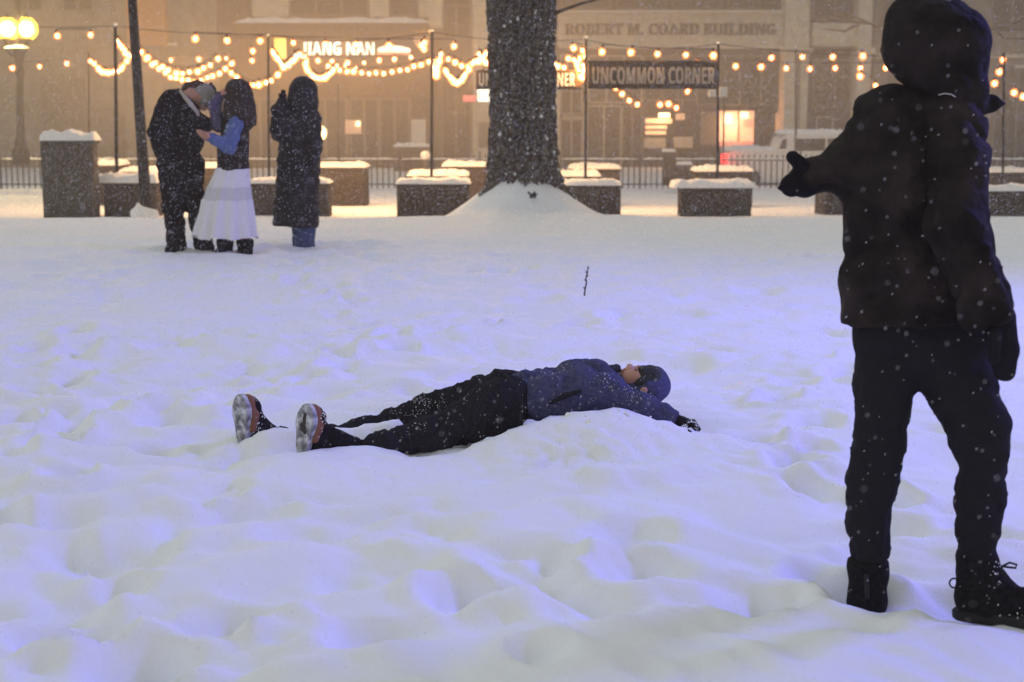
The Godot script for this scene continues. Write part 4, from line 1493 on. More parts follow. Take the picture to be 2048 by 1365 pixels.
func person_standing() -> void:
	var Z := Vector3(0, 0, 1)
	var t := thing("person", "standing person in black hooded coat seen from behind, one mitten held out", "person", P(1850, 1225, 4.2))
	var torso := [
		pb(1830, 292, 120, 4.22, 1828, 400, 132, 4.22, Z, 1.55),
		pb(1828, 400, 132, 4.22, 1834, 540, 146, 4.22, Z, 1.55),
		pb(1834, 540, 146, 4.22, 1840, 700, 160, 4.22, Z, 1.5),
		pb(1775, 232, 56, 4.24, 1905, 240, 60, 4.16, Z, 1.2),
	]
	var larm := [
		pb(1765, 246, 58, 4.22, 1702, 338, 47, 4.27),
		pb(1702, 338, 47, 4.27, 1622, 352, 35, 4.24),
	]
	var rarm := [
		pb(1915, 262, 60, 4.15, 1914, 455, 58, 4.02),
		pb(1914, 455, 58, 4.02, 1992, 660, 51, 3.98),
	]
	var coat := torso + larm + rarm
	# hem and cuffs cut clean
	var hem := [P(1840, 646, 4.2), Vector3(0.03, -1, 0).normalized(), 0.45]
	var cuff_dir := (P(1998, 655, 3.98) - P(1914, 455, 4.02)).normalized()
	var cuff := [P(2006, 640, 3.98), cuff_dir, 0.13]
	var coat_mesh := blob(torso + larm, 0.0125, 0.05, 0.016, 6.0, [hem], [], Vector3(1.0, 0.8, 1.0), 0.0, 0.012)
	var coat_node := part("coat", coat_mesh, M.black_coat, t)
	part("sleeve", blob(rarm, 0.0115, 0.03, 0.014, 7.0, [cuff], [], Vector3(1.0, 1.2, 1.0), 0.0, 0.012), M.black_coat, coat_node)
	# seams and the small pale hanger loop at the neck
	part("hanger_loop", tube([P(1878, 190, 4.04), P(1890, 187, 4.03), P(1904, 189, 4.03), P(1911, 194, 4.04)], [0.0012], 6), M.notice, coat_node)
	for y in [455, 560]:
		var seam := []
		for k in 15:
			seam.append(P(1700 + k * 13, y + 8 * sin(k * 0.7) + k * 1.5, 4.22) + Vector3(0, 0, sqrt(maxf(0.0, 1.0 - pow((k - 9.5) / 10.5, 2.0))) * 0.118))
	# hood
	var hood := [
		pb(1850, 76, 86, 4.22, 1884, 86, 86, 4.20),
		pb(1886, 96, 82, 4.20, 1918, 176, 58, 4.18),
		pb(1848, 116, 62, 4.22, 1880, 160, 48, 4.20),
		pb(1930, 140, 48, 4.20, 1938, 205, 34, 4.18),
		pb(1812, 118, 40, 4.22, 1850, 138, 42, 4.21),
		pb(1806, 134, 30, 4.22, 1850, 150, 36, 4.2),
		pb(1838, 128, 46, 4.18, 1905, 168, 52, 4.16),
	]
	var hd := part("hood", blob(hood, 0.0115, 0.022, 0.016, 5.0, [], [], Vector3.ONE, 0.0, 0.010), M.black_coat, t)
	part("hood_flap", blob([pb(1946, 213, 27, 4.2, 1982, 206, 16, 4.22, Z, 1.6), pb(1984, 207, 15, 4.22, 2014, 207, 1.5, 4.23, Z, 1.3)], 0.006, 0.02, 0.002, 9.0), M.black_coat, hd)
	# trousers
	var hips := [pb(1792, 672, 88, 4.22, 1895, 680, 94, 4.2, Z, 1.35)]
	var lleg := [
		pb(1772, 745, 66, 4.22, 1757, 895, 52, 4.2),
		pb(1757, 895, 52, 4.2, 1744, 965, 51, 4.22),
		pb(1744, 965, 51, 4.22, 1737, 1045, 45, 4.24),
		pb(1737, 1045, 45, 4.24, 1740, 1130, 37, 4.24),
	]
	var rleg := [
		pb(1908, 745, 78, 4.2, 1962, 862, 62, 4.12),
		pb(1962, 862, 62, 4.12, 1966, 900, 54, 4.12),
		pb(1965, 905, 50, 4.12, 1962, 1000, 48, 4.16),
		pb(1962, 1000, 48, 4.16, 1957, 1062, 43, 4.18),
		pb(1957, 1062, 43, 4.18, 1954, 1126, 36, 4.18),
		pb(1928, 893, 16, 4.1, 1938, 906, 20, 4.1),
	]
	part("trousers", blob(hips + lleg + rleg, 0.0115, 0.022, 0.008, 8.0, [[P(1740, 1132, 4.2), Vector3(0, -1, 0), 0.16], [P(1955, 1128, 4.18), Vector3(0, -1, 0), 0.14]], [], Vector3(1.0, 1.35, 1.0), 0.0, 0.008), M.black_trousers, t)
	# body under the clothes, one surface from head to heel
	var body := shrink(coat + hips + lleg.slice(0, 2) + rleg.slice(0, 3), 0.5)
	body.append(pb(1868, 190, 34, 4.2, 1878, 120, 40, 4.2))
	body.append(pb(1878, 95, 52, 4.2, 1884, 120, 48, 4.18))
	part("body", blob(body, 0.022, 0.03), M.skin, t)
	# mittens
	part("mitten", blob([pb(1640, 352, 30, 4.24, 1610, 362, 33, 4.23, Z, 1.4), pb(1610, 362, 33, 4.23, 1582, 372, 21, 4.2, Z, 1.4), pb(1582, 372, 21, 4.2, 1561, 376, 7, 4.18, Z, 1.2), pb(1618, 345, 15, 4.22, 1600, 328, 14, 4.2), pb(1600, 328, 14, 4.2, 1586, 315, 13.5, 4.18)], 0.0055, 0.012, 0.003, 14.0), M.black_mitten, t)
	part("mitten", blob([pb(1998, 640, 36, 3.98, 2008, 700, 30, 3.98, Z, 1.2), pb(2008, 700, 30, 3.98, 2010, 742, 23, 4.0, Z, 1.2), pb(1990, 670, 14, 3.93, 1988, 718, 12, 3.94)], 0.0065, 0.012, 0.003, 14.0), M.black_mitten, t)
	# boots
	var lb := part("boot", blob([pb(1738, 1122, 38, 4.24, 1735, 1205, 41, 4.24), pb(1735, 1200, 38, 4.24, 1728, 1196, 34, 4.44), pb(1736, 1130, 43, 4.24, 1737, 1142, 43, 4.24)], 0.008, 0.012, 0.003, 16.0, [[P(1735, 1222, 4.24), Vector3(0, -1, 0)], [P(1735, 1118, 4.24), Vector3(0, 1, 0)]]), M.black_boot, t)
	part("pull_tab", tube([P(1733, 1150, 4.17), P(1734, 1175, 4.165), P(1736, 1198, 4.165)], [0.006, 0.007, 0.006], 6), M.boot_rubber, lb)
	var rb_mesh := blob([pb(1953, 1118, 39, 4.18, 1953, 1190, 41, 4.17), pb(1948, 1198, 38, 4.17, 1990, 1202, 40, 4.12), pb(1990, 1204, 38, 4.12, 2058, 1206, 30, 4.06), pb(1958, 1140, 38, 4.17, 2010, 1180, 24, 4.12), pb(1948, 1112, 34, 4.18, 1960, 1114, 36, 4.18)], 0.008, 0.02, 0.004, 14.0, [[P(1953, 1236, 4.14), Vector3(0, -1, 0)], [P(1953, 1092, 4.18), Vector3(0, 1, 0)]])
	var rb := part("boot", rb_mesh, M.black_boot, t)
	var sl := part("sole", sole_mesh(0.29, 0.105, 0.034), M.boot_rubber, rb, P(1906, 1226, 4.2))
	var toe := (P(2074, 1242, 4.03) - P(1906, 1226, 4.2)).normalized()
	var upv := Vector3.UP
	var across := toe.cross(upv).normalized()
	upv = across.cross(toe)
	sl.global_basis = Basis(across, toe, upv)
	for line in [
		[[2000, 1150], [2004, 1134], [2020, 1126], [2034, 1130], [2032, 1137], [2016, 1135], [2003, 1133]],
		[[2004, 1136], [2014, 1150], [2025, 1164], [2022, 1171], [2012, 1162], [2003, 1146]],
		[[2000, 1150], [1990, 1158], [1986, 1166]],
		[[2012, 1170], [1992, 1178], [1984, 1184]],
		[[2022, 1182], [2004, 1190], [1996, 1196]]]:
		var pts := []
		for q in line:
			pts.append(P(q[0], q[1], 4.055 if q[0] > 1995 else 4.07))
		part("lace", tube(pts, [0.0032], 6), M.lace, rb)
	var ring := []
	for k in 13:
		var a := TAU * k / 12.0
		ring.append(P(1909 + cos(a) * 9.5, 1167 + sin(a) * 9.5, 4.17))
	part("pull_loop", tube(ring, [0.0026], 6), M.lace, rb)
	var eyelet := SphereMesh.new()
	eyelet.radius = R(11, 4.05)
	eyelet.height = R(22, 4.05)
	var ey := part("ankle_disc", eyelet, M.boot_rubber, rb, P(1947, 1209, 4.075))
	ey.scale = Vector3(1.0, 0.8, 0.35)
	cling(rb, rb_mesh, 80, 0.0035, func(p: Vector3, n: Vector3) -> float:
		return smoothstep(-0.1, 0.5, n_fine.get_noise_3dv(p * 14.0)) * smoothstep(1.30, 1.42, p.x) * (0.4 + 0.6 * maxf(n.y, 0.0)), 5)

func lying_boot(t: Node3D, sole_at: Vector3, nrm: Vector3, tilt: Vector3, length: float, width: float, ankle: Vector3, seed_: int, patch: bool) -> void:
	# sole_at: middle of the sole; nrm: the way the sole faces; tilt: heel to toe
	var up := (tilt - nrm * tilt.dot(nrm)).normalized()
	var across := up.cross(nrm).normalized()
	var bas := Basis(across, up, nrm)
	var heel := sole_at - up * length / 2.0
	var bt := part("boot", blob([
		bone(heel + up * 0.05 - nrm * 0.048, heel + up * length * 0.72 - nrm * 0.040, 0.040, 0.036),
		bone(heel + up * length * 0.72 - nrm * 0.045, heel + up * (length - 0.042) - nrm * 0.036, 0.042, 0.034),
		bone(heel + up * 0.05 - nrm * 0.055, ankle, 0.040, 0.031),
		bone(heel + up * 0.11 - nrm * 0.07, ankle + up * 0.008, 0.034, 0.030),
	], 0.007, 0.025, 0.003, 16.0), M.black_boot, t)
	var cap := part("toe_cap", blob([bone(heel + up * length * 0.62 - nrm * 0.032, heel + up * (length - 0.044) - nrm * 0.026, 0.047, 0.041), bone(heel + up * 0.05 - nrm * 0.022, heel + up * length * 0.6 - nrm * 0.022, 0.043, 0.045)], 0.007, 0.02, 0.002, 16.0, [[sole_at - nrm * 0.058, -nrm], [sole_at - nrm * 0.008, nrm], [heel + up * length * 0.30, -up]]), M.boot_tan, bt)
	var sl := part("sole", sole_mesh(length, width, 0.03), M.sole_pale, bt, heel)
	sl.global_basis = bas
	if patch:
		var tp := part("bare_tread", blob([bone(heel + up * length * 0.52 + nrm * 0.009, heel + up * length * 0.80 + nrm * 0.009, 0.013, 0.010), bone(heel + up * length * 0.50 + across * 0.012 + nrm * 0.009, heel + up * length * 0.60 - across * 0.014 + nrm * 0.009, 0.012, 0.010)], 0.004, 0.006, 0.003, 40.0), M.tread, bt)
	var msh: ArrayMesh = bt.mesh
	cling(bt, msh, 200, 0.0036, func(p: Vector3, n: Vector3) -> float:
		return smoothstep(0.0, 0.5, n_fine.get_noise_3dv(p * 12.0)) * smoothstep(0.11, 0.03, (p - sole_at).dot(-nrm)), seed_)

func person_lying() -> void:
	var t := thing("person", "person in navy hooded jacket lying on their back in the snow", "person", P(950, 860, 6.1))
	var chest := [
		pb(1160, 787, 50, 6.02, 1085, 800, 44, 6.02),
		pb(1165, 765, 47, 6.24, 1085, 780, 44, 6.24),
		pb(1188, 770, 50, 6.12, 1165, 778, 55, 6.12),
		pb(1085, 788, 50, 6.12, 1020, 797, 50, 6.12),
		pb(1215, 790, 36, 6.0, 1198, 764, 36, 6.28),
	]
	var narm := [
		pb(1216, 786, 38, 5.98, 1285, 818, 25, 5.93),
		pb(1285, 818, 25, 5.93, 1350, 838, 18, 5.9),
	]
	var farm := [
		pb(1195, 765, 33, 6.32, 1070, 778, 22, 6.46),
		pb(1070, 778, 22, 6.46, 950, 771, 13, 6.5),
	]
	var waist_cut := [P(1030, 790, 6.12), (P(1000, 798, 6.12) - P(1060, 790, 6.12)).normalized(), 0.28]
	var jm := blob(chest + narm, 0.0115, 0.035, 0.012, 7.0, [waist_cut, [P(1354, 839, 5.9), (P(1390, 855, 5.9) - P(1285, 818, 5.93)).normalized(), 0.09]], [], Vector3(1.3, 1, 1), 0.0, 0.014)
	var jacket := part("jacket", jm, M.navy_jacket, t)
	part("sleeve", blob(farm, 0.012, 0.02, 0.006, 9.0), M.navy_jacket, jacket)
	# pocket slit
	part("pocket", blob([pb(1102, 806, 4, 5.925, 1130, 792, 6, 5.90), pb(1130, 792, 6, 5.90, 1160, 783, 4, 5.905)], 0.005, 0.01, 0.001), M.dark_jeans, jacket)
	cling(jacket, jm, 380, 0.0022, func(p: Vector3, n: Vector3) -> float:
		return smoothstep(0.0, 0.6, n_fine.get_noise_3dv(p * 7.0) + 0.2) * clampf(n.y + 0.15, 0.0, 1.0) * (0.35 + smoothstep(0.2, 0.45, p.x)), 15)
	# trousers
	var hips := [pb(1015, 802, 53, 6.04, 985, 815, 53, 6.02), pb(1015, 788, 50, 6.24, 985, 795, 48, 6.24)]
	var nleg := [
		pb(985, 820, 52, 6.02, 865, 870, 38, 5.93),
		pb(865, 870, 38, 5.93, 780, 888, 28, 5.88),
		pb(780, 888, 28, 5.88, 725, 894, 19, 5.85),
		pb(745, 880, 10, 5.84, 770, 872, 8, 5.84),
	]
	var fleg := [
		pb(985, 792, 46, 6.24, 850, 818, 27, 6.28),
		pb(850, 818, 27, 6.28, 760, 846, 19, 6.26),
		pb(760, 846, 19, 6.26, 640, 872, 18, 6.2),
		pb(640, 872, 18, 6.2, 525, 872, 18, 6.1),
	]
	var tm := blob(hips + nleg + fleg, 0.0115, 0.03, 0.012, 9.0, [], [], Vector3(1.5, 1, 1), 0.0, 0.013)
	var trousers := part("trousers", tm, M.dark_jeans, t)
	part("waistband", tube([P(1040, 842, 5.80), P(1046, 810, 5.80), P(1030, 772, 5.86), P(1008, 748, 6.0), P(990, 741, 6.12)], [0.008], 6), M.dark_jeans, trousers)
	cling(trousers, tm, 420, 0.0023, func(p: Vector3, n: Vector3) -> float:
		var spot := smoothstep(0.16, 0.04, p.distance_to(P(835, 806, 6.2))) + 0.8 * smoothstep(0.10, 0.03, p.distance_to(P(823, 845, 5.86))) + 0.03 * smoothstep(0.3, 0.1, p.distance_to(P(940, 775, 6.1)))
		return clampf(spot, 0.0, 1.0) * clampf(n.y + 0.5, 0.0, 1.0) * smoothstep(-0.3, 0.4, n_fine.get_noise_3dv(p * 9.0)), 16)
	# body: one surface under the clothes, with the head in its own fine grid
	var bb := shrink(chest + narm + farm + hips + nleg + fleg, 0.6)
	bb.append(pb(1205, 778, 24, 6.12, 1262, 772, 22, 6.14))
	var head := [
		pb(1294, 769, 33, 6.14, 1304, 772, 31, 6.14),
		pb(1272, 764, 26, 6.14, 1290, 764, 27, 6.14),
		pb(1256, 765, 20, 6.14, 1249, 754, 11, 6.14),
		pb(1262, 758, 19, 6.09, 1272, 756, 17, 6.08),
		pb(1262, 752, 17, 6.19, 1272, 750, 17, 6.19),
		pb(1270, 741, 4.6, 6.13, 1259, 733, 5.2, 6.13),
		pb(1260, 738, 5.4, 6.105, 1260, 737, 5.2, 6.155),
		pb(1246, 745, 6.0, 6.13, 1245, 748, 8.0, 6.13),
		pb(1252, 743, 4.0, 6.105, 1252, 741, 4.0, 6.155),
		pb(1279, 743, 7.0, 6.08, 1279, 738, 7.0, 6.19),
		pb(1288, 782, 8.0, 6.02, 1292, 780, 6.0, 6.03),
	]
	var socket := [pb(1272, 743, 4.6, 6.075, 1272, 743, 4.4, 6.085), pb(1272, 738, 4.6, 6.175, 1272, 738, 4.4, 6.185)]
	var body := join([blob(bb, 0.02, 0.03), blob(head, 0.0036, 0.014, 0.0, 1.0, [], socket)])
	var bd := part("body", body, M.skin, t)
	for s in 2:
		var dd := 6.082 if s == 0 else 6.178
		var yy := 744.5 if s == 0 else 739.5
		part("eyelid", blob([pb(1271, yy, 4.2, dd, 1273, yy, 4.2, dd)], 0.0022, 0.004), M.skin, bd)
		part("eyebrow", tube([P(1277, yy - 6, dd - 0.025), P(1278, yy - 7, dd), P(1277, yy - 6.5, dd + 0.02)], [0.003, 0.004, 0.003], 6), M.brow, bd)
	part("lips", tube([P(1250.5, 740.5, 6.095), P(1250, 739, 6.12), P(1250, 738.6, 6.14), P(1250.5, 739, 6.165)], [0.003, 0.0055, 0.0055, 0.003], 7), M.lip, bd)
	# hair and cap over the brow
	part("hair", blob([pb(1288, 752, 22, 6.11, 1303, 756, 24, 6.12), pb(1282, 748, 13, 6.08, 1300, 752, 20, 6.10), pb(1285, 745, 13, 6.17, 1302, 750, 18, 6.17), pb(1280, 766, 10, 6.05, 1300, 770, 22, 6.08)], 0.006, 0.014, 0.004, 22.0), M.dark_hair, t)
	# hood
	var hood := [
		pb(1300, 772, 37, 6.14, 1303, 776, 35, 6.12),
		pb(1275, 784, 26, 6.08, 1300, 786, 26, 6.06),
		pb(1250, 780, 24, 6.10, 1230, 776, 32, 6.1),
		pb(1308, 764, 30, 6.16, 1312, 770, 30, 6.16),
	]
	var opening := [pb(1262, 738, 30, 6.13, 1276, 738, 28, 6.12), pb(1272, 752, 20, 6.02, 1290, 748, 16, 6.02)]
	part("hood", blob(hood, 0.008, 0.025, 0.006, 10.0, [], opening), M.navy_jacket, t)
	part("collar", blob([pb(1222, 738, 9, 6.1, 1233, 738, 8, 6.12), pb(1233, 738, 8, 6.12, 1236, 742, 8, 6.2)], 0.005, 0.012, 0.003, 20.0), M.dark_hair, jacket)
	# gloved hand: palm, four fingers, thumb
	var w := P(1352, 839, 5.9)
	var palm := P(1372, 847, 5.88)
	var glove := [bone(w, palm, R(15, 5.9), R(15, 5.9), Vector3.UP, 1.4)]
	var tips := [[1392, 860, 5.80], [1397, 861, 5.84], [1399, 859, 5.88], [1395, 854, 5.92]]
	for k in 4:
		var a := P(1376 + k * 1.0, 851 - k * 2.2, 5.85 + k * 0.022)
		var tip := P(tips[k][0], tips[k][1], tips[k][2])
		var knuckle := a.lerp(tip, 0.5) + Vector3(0, 0.010, 0)
		glove.append(bone(a, knuckle, 0.0105, 0.0095))
		glove.append(bone(knuckle, tip, 0.0095, 0.007))
	glove.append(bone(P(1366, 850, 5.86), P(1372, 861, 5.80), 0.012, 0.010))
	glove.append(bone(P(1372, 861, 5.80), P(1380, 865, 5.77), 0.010, 0.008))
	var gm := blob(glove, 0.0045, 0.006, 0.001, 20.0)
	var gl := part("glove", gm, M.black_mitten, t)
	cling(gl, gm, 170, 0.0032, func(p: Vector3, n: Vector3) -> float:
		return smoothstep(-0.1, 0.4, n_fine.get_noise_3dv(p * 16.0)) * clampf(n.y + 0.4, 0.0, 1.0) * smoothstep(0.66, 0.70, p.x), 17)
	var fh := [bone(P(955, 771, 6.5), P(938, 769, 6.5), 0.03, 0.03, Vector3.UP, 1.5)]
	for k in 4:
		var a := P(940, 768 + k, 6.46 + k * 0.022)
		fh.append(bone(a, P(924 - (k % 2) * 2, 767 + k * 0.6, 6.46 + k * 0.022), 0.010, 0.007))
	fh.append(bone(P(948, 770, 6.44), P(936, 773, 6.42), 0.011, 0.008))
	part("glove", blob(fh, 0.006, 0.006), M.black_mitten, t)
	# boots: soles towards the camera's left
	lying_boot(t, P(611, 862, 5.72), Vector3(-0.60, 0.10, 0.79).normalized(), Vector3(0.10, 1, 0.03), 0.215, 0.098, P(708, 894, 5.84), 31, true)
	lying_boot(t, P(485, 843, 6.0), Vector3(-0.66, 0.02, 0.75).normalized(), Vector3(-0.10, 1, 0.0), 0.225, 0.098, P(540, 868, 6.12), 32, false)
	part("lace", tube([P(678, 888, 5.76), P(682, 881, 5.76), P(692, 879, 5.77), P(695, 884, 5.77), P(686, 888, 5.77)], [0.0032], 6), M.lace, trousers)

func person_bowing() -> void:
	var Z := Vector3(0, 0, 1)
	var d := 15.0
	var t := thing("person", "person in dark coat and grey hat bowing the head towards the woman", "person", P(380, 500, d))
	var coat := [
		pb(352, 222, 40, d, 352, 275, 51, d, Z, 1.3),
		pb(352, 280, 48, d, 356, 325, 41, d, Z, 1.25),
		pb(345, 210, 30, d, 372, 200, 20, d),
		pb(370, 225, 30, d, 382, 280, 26, d, Z, 1.2),
	]
	var arms := [
		pb(330, 230, 24, d - 0.1, 316, 265, 19, d - 0.15),
		pb(316, 265, 19, d - 0.15, 334, 308, 17, d - 0.15),
		pb(380, 228, 20, d - 0.12, 404, 252, 15, d - 0.25),
		pb(404, 252, 15, d - 0.25, 432, 246, 11, d - 0.15),
	]
	part("coat", blob(coat + arms, 0.022, 0.05, 0.014, 5.0, [[P(355, 342, d), Vector3(0.05, -1, 0), 0.5]], [], Vector3.ONE, 0.0, 0.012), M.far_coat, t)
	var legs := [
		pb(345, 330, 32, d, 378, 332, 32, d, Z, 1.2),
		pb(346, 345, 30, d, 346, 415, 22, d),
		pb(346, 415, 22, d, 352, 492, 19, d),
		pb(377, 345, 28, d, 393, 425, 19, d + 0.1),
		pb(393, 425, 19, d + 0.1, 406, 486, 19, d + 0.12),
	]
	part("trousers", blob(legs, 0.020, 0.015, 0.012, 6.0, [], [], Vector3(1, 1.5, 1), 0.0, 0.018), M.far_coat, t)
	var head := [pb(366, 198, 16, d, 382, 188, 16, d), pb(386, 186, 20, d, 402, 192, 19, d), pb(402, 205, 11, d, 408, 214, 8, d), pb(412, 206, 5, d, 416, 204, 3.5, d)]
	var body := shrink(coat + arms + legs, 0.6)
	var skin := part("body", join([blob(body, 0.03, 0.05), blob(head, 0.012, 0.03)]), M.skin, t)
	for k in 2:
		part("eye", blob([pb(413, 201 + k * 2, 1.6, d - 0.03 + k * 0.06, 413, 202 + k * 2, 1.6, d - 0.03 + k * 0.06)], 0.004, 0.003), M.brow, skin)
	part("hair", blob([pb(380, 180, 17, d, 396, 178, 18, d)], 0.013, 0.03, 0.008, 14.0), M.auburn_hair, t)
	part("hat", blob([pb(400, 182, 19, d, 411, 188, 20, d), pb(402, 198, 15, d, 412, 200, 14, d - 0.02)], 0.013, 0.03, 0.006, 16.0), M.grey_hat, t)
	part("headphone_band", tube([P(420, 166, d), P(428, 178, d), P(431, 192, d), P(428, 204, d)], [0.014, 0.02, 0.02, 0.012], 8), M.far_coat, t)
	part("scarf", tube([P(360, 181, d - 0.20), P(370, 195, d - 0.27), P(382, 209, d - 0.29), P(394, 224, d - 0.27), P(400, 240, d - 0.24)], [0.014, 0.020, 0.022, 0.019, 0.012], 9), M.scarf, t)
	# the hand that meets the woman's
	var hand := [pb(398, 262, 6, d - 0.3, 406, 270, 7, d - 0.32)]
	for k in 4:
		hand.append(pb(406, 270 + k * 2, 2.4, d - 0.36 + k * 0.02, 414, 276 + k * 2, 1.8, d - 0.36 + k * 0.02))
	hand.append(pb(402, 264, 2.6, d - 0.37, 411, 265, 2.0, d - 0.37))
	part("hand", blob(hand, 0.008, 0.01), M.skin, skin)
	part("boot", blob([pb(353, 494, 20, d, 346, 502, 17, d - 0.06)], 0.018, 0.02), M.black_boot, t)
	part("boot", blob([pb(406, 488, 20, d + 0.1, 414, 496, 15, d + 0.05)], 0.018, 0.02), M.black_boot, t)

func loft(rows: Array, d: float, flat: float, seg: int, folds: float) -> ArrayMesh:
	# rows of the photograph: [y, left, right, ripple]
	var v := PackedVector3Array()
	var idx := PackedInt32Array()
	for r in rows:
		var a := P(r[1], r[0], d)
		var b := P(r[2], r[0], d)
		var c := (a + b) / 2.0
		var rx := (b.x - a.x) / 2.0
		for s in seg:
			var an := TAU * s / seg
			var q: float = 1.0 + r[3] * (sin(an * folds + 1.0) * 0.6 + 0.7 * n_soft.get_noise_2d(cos(an) * 3.0, sin(an) * 3.0 + r[0] * 0.01))
			var drop: float = r[3] * 0.25 * n_soft.get_noise_2d(cos(an) * 2.0 + 7.0, sin(an) * 2.0)
			v.append(Vector3(c.x + cos(an) * rx * q, c.y + drop, -d + sin(an) * rx * flat * q))
	for j in rows.size() - 1:
		for s in seg:
			var a := j * seg + s
			var b := j * seg + (s + 1) % seg
			idx.append_array([a, b, a + seg, b, b + seg, a + seg])
	return pack(v, idx)

func person_in_skirt() -> void:
	var Z := Vector3(0, 0, 1)
	var d := 14.75
	var t := thing("person", "long haired woman in white skirt, dark vest and blue sleeves", "person", P(470, 508, d))
	var vest := [
		pb(470, 248, 28, d, 466, 300, 30, d, Z, 1.35),
		pb(466, 300, 30, d, 466, 350, 34, d, Z, 1.3),
	]
	part("vest", blob(vest, 0.018, 0.04, 0.010, 6.0, [[P(466, 341, d), Vector3(0.1, -1, 0)]]), M.vest, t)
	var near := [
		pb(470, 250, 16, d - 0.16, 458, 292, 15.5, d - 0.2),
		pb(458, 292, 15.5, d - 0.2, 420, 275, 9.5, d - 0.28),
	]
	part("sleeve", blob(near, 0.014, 0.03, 0.012, 8.0, [], [], Vector3.ONE, 0.0, 0.014), M.blue_sleeve, t)
	var far := [
		pb(458, 246, 14, d + 0.1, 436, 250, 13, d + 0.02),
		pb(436, 250, 13, d + 0.02, 429, 212, 13, d - 0.02),
		pb(429, 212, 13, d - 0.02, 440, 190, 9, d - 0.02),
	]
	part("sleeve", blob(far, 0.014, 0.03, 0.008, 8.0), M.purple_sleeve, t)
	var head := [pb(470, 186, 20, d, 474, 194, 18, d), pb(460, 200, 10, d, 456, 206, 7, d), pb(452, 192, 4, d, 449, 195, 3, d), pb(474, 205, 10, d, 472, 235, 12, d)]
	var legs := [pb(455, 350, 20, d, 456, 440, 12, d), pb(456, 440, 12, d, 454, 500, 9, d), pb(478, 350, 20, d, 484, 440, 12, d), pb(484, 440, 12, d, 489, 500, 9, d)]
	var body := shrink(vest + near + far, 0.6) + legs
	var skin := part("body", join([blob(body, 0.025, 0.04), blob(head, 0.011, 0.02)]), M.skin, t)
	part("eye", blob([pb(455, 190, 1.6, d - 0.05, 455, 190, 1.6, d - 0.05)], 0.004, 0.003), M.brow, skin)
	for h in [[443, 190, 449, 180, d - 0.02], [418, 274, 411, 268, d - 0.3]]:
		var bones := [pb(h[0], h[1], 6, h[4], lerpf(h[0], h[2], 0.5), lerpf(h[1], h[3], 0.5), 6.5, h[4])]
		for k in 4:
			var q := (k - 1.5) * 0.022
			bones.append(pb(lerpf(h[0], h[2], 0.6), lerpf(h[1], h[3], 0.6), 2.3, h[4] + q, h[2] + (k % 2), h[3] - 3, 1.7, h[4] + q))
		bones.append(pb(h[0], h[1] - 1, 2.5, h[4] - 0.04, h[2] + 4, h[3] + 4, 2.0, h[4] - 0.06))
		part("hand", blob(bones, 0.008, 0.01), M.skin, skin)
	part("hair", blob([
		pb(476, 184, 27, d, 480, 205, 28, d, Z, 1.05),
		pb(478, 205, 29, d - 0.02, 484, 232, 25, d - 0.05, Z, 1.2),
		pb(484, 225, 25, d - 0.06, 492, 246, 16, d - 0.08, Z, 1.3),
		pb(498, 215, 12, d - 0.03, 508, 246, 5, d - 0.05),
		pb(455, 210, 10, d - 0.08, 456, 236, 8, d - 0.1),
	], 0.014, 0.03, 0.012, 9.0, [], [], Vector3(2.2, 0.5, 2.2)), M.brown_hair, t)
	var sk := part("skirt", loft([[333, 433, 497, 0.01], [345, 429, 498, 0.035], [360, 423, 499, 0.05], [375, 416, 500, 0.055], [398, 408, 502, 0.06], [400, 405, 503, 0.085], [425, 400, 506, 0.10], [450, 394, 508, 0.12], [462, 391, 510, 0.135], [474, 388, 511, 0.15]], d, 0.72, 96, 11.0), M.white_skirt, t)
	part("lace_band", loft([[374, 415, 501, 0.055], [380, 413, 502, 0.056], [386, 411.5, 502, 0.057], [392, 409.5, 503, 0.058], [398, 407, 503.5, 0.06]], d, 0.725, 96, 11.0), M.lace_band, sk)
	for e in [[450, 484, 440, 505], [490, 484, 492, 507]]:
		part("boot", blob([pb(e[0], e[1], 15, d, e[0], 503, 15, d), pb(e[0], 503, 14, d, e[2], 507, 12, d - 0.1), pb(e[0], e[1] - 3, 17, d, e[0], e[1] + 1, 17, d)], 0.014, 0.02, 0.006, 14.0, [[P(e[0], 478, d), Vector3(0, 1, 0)]]), M.black_boot, t)

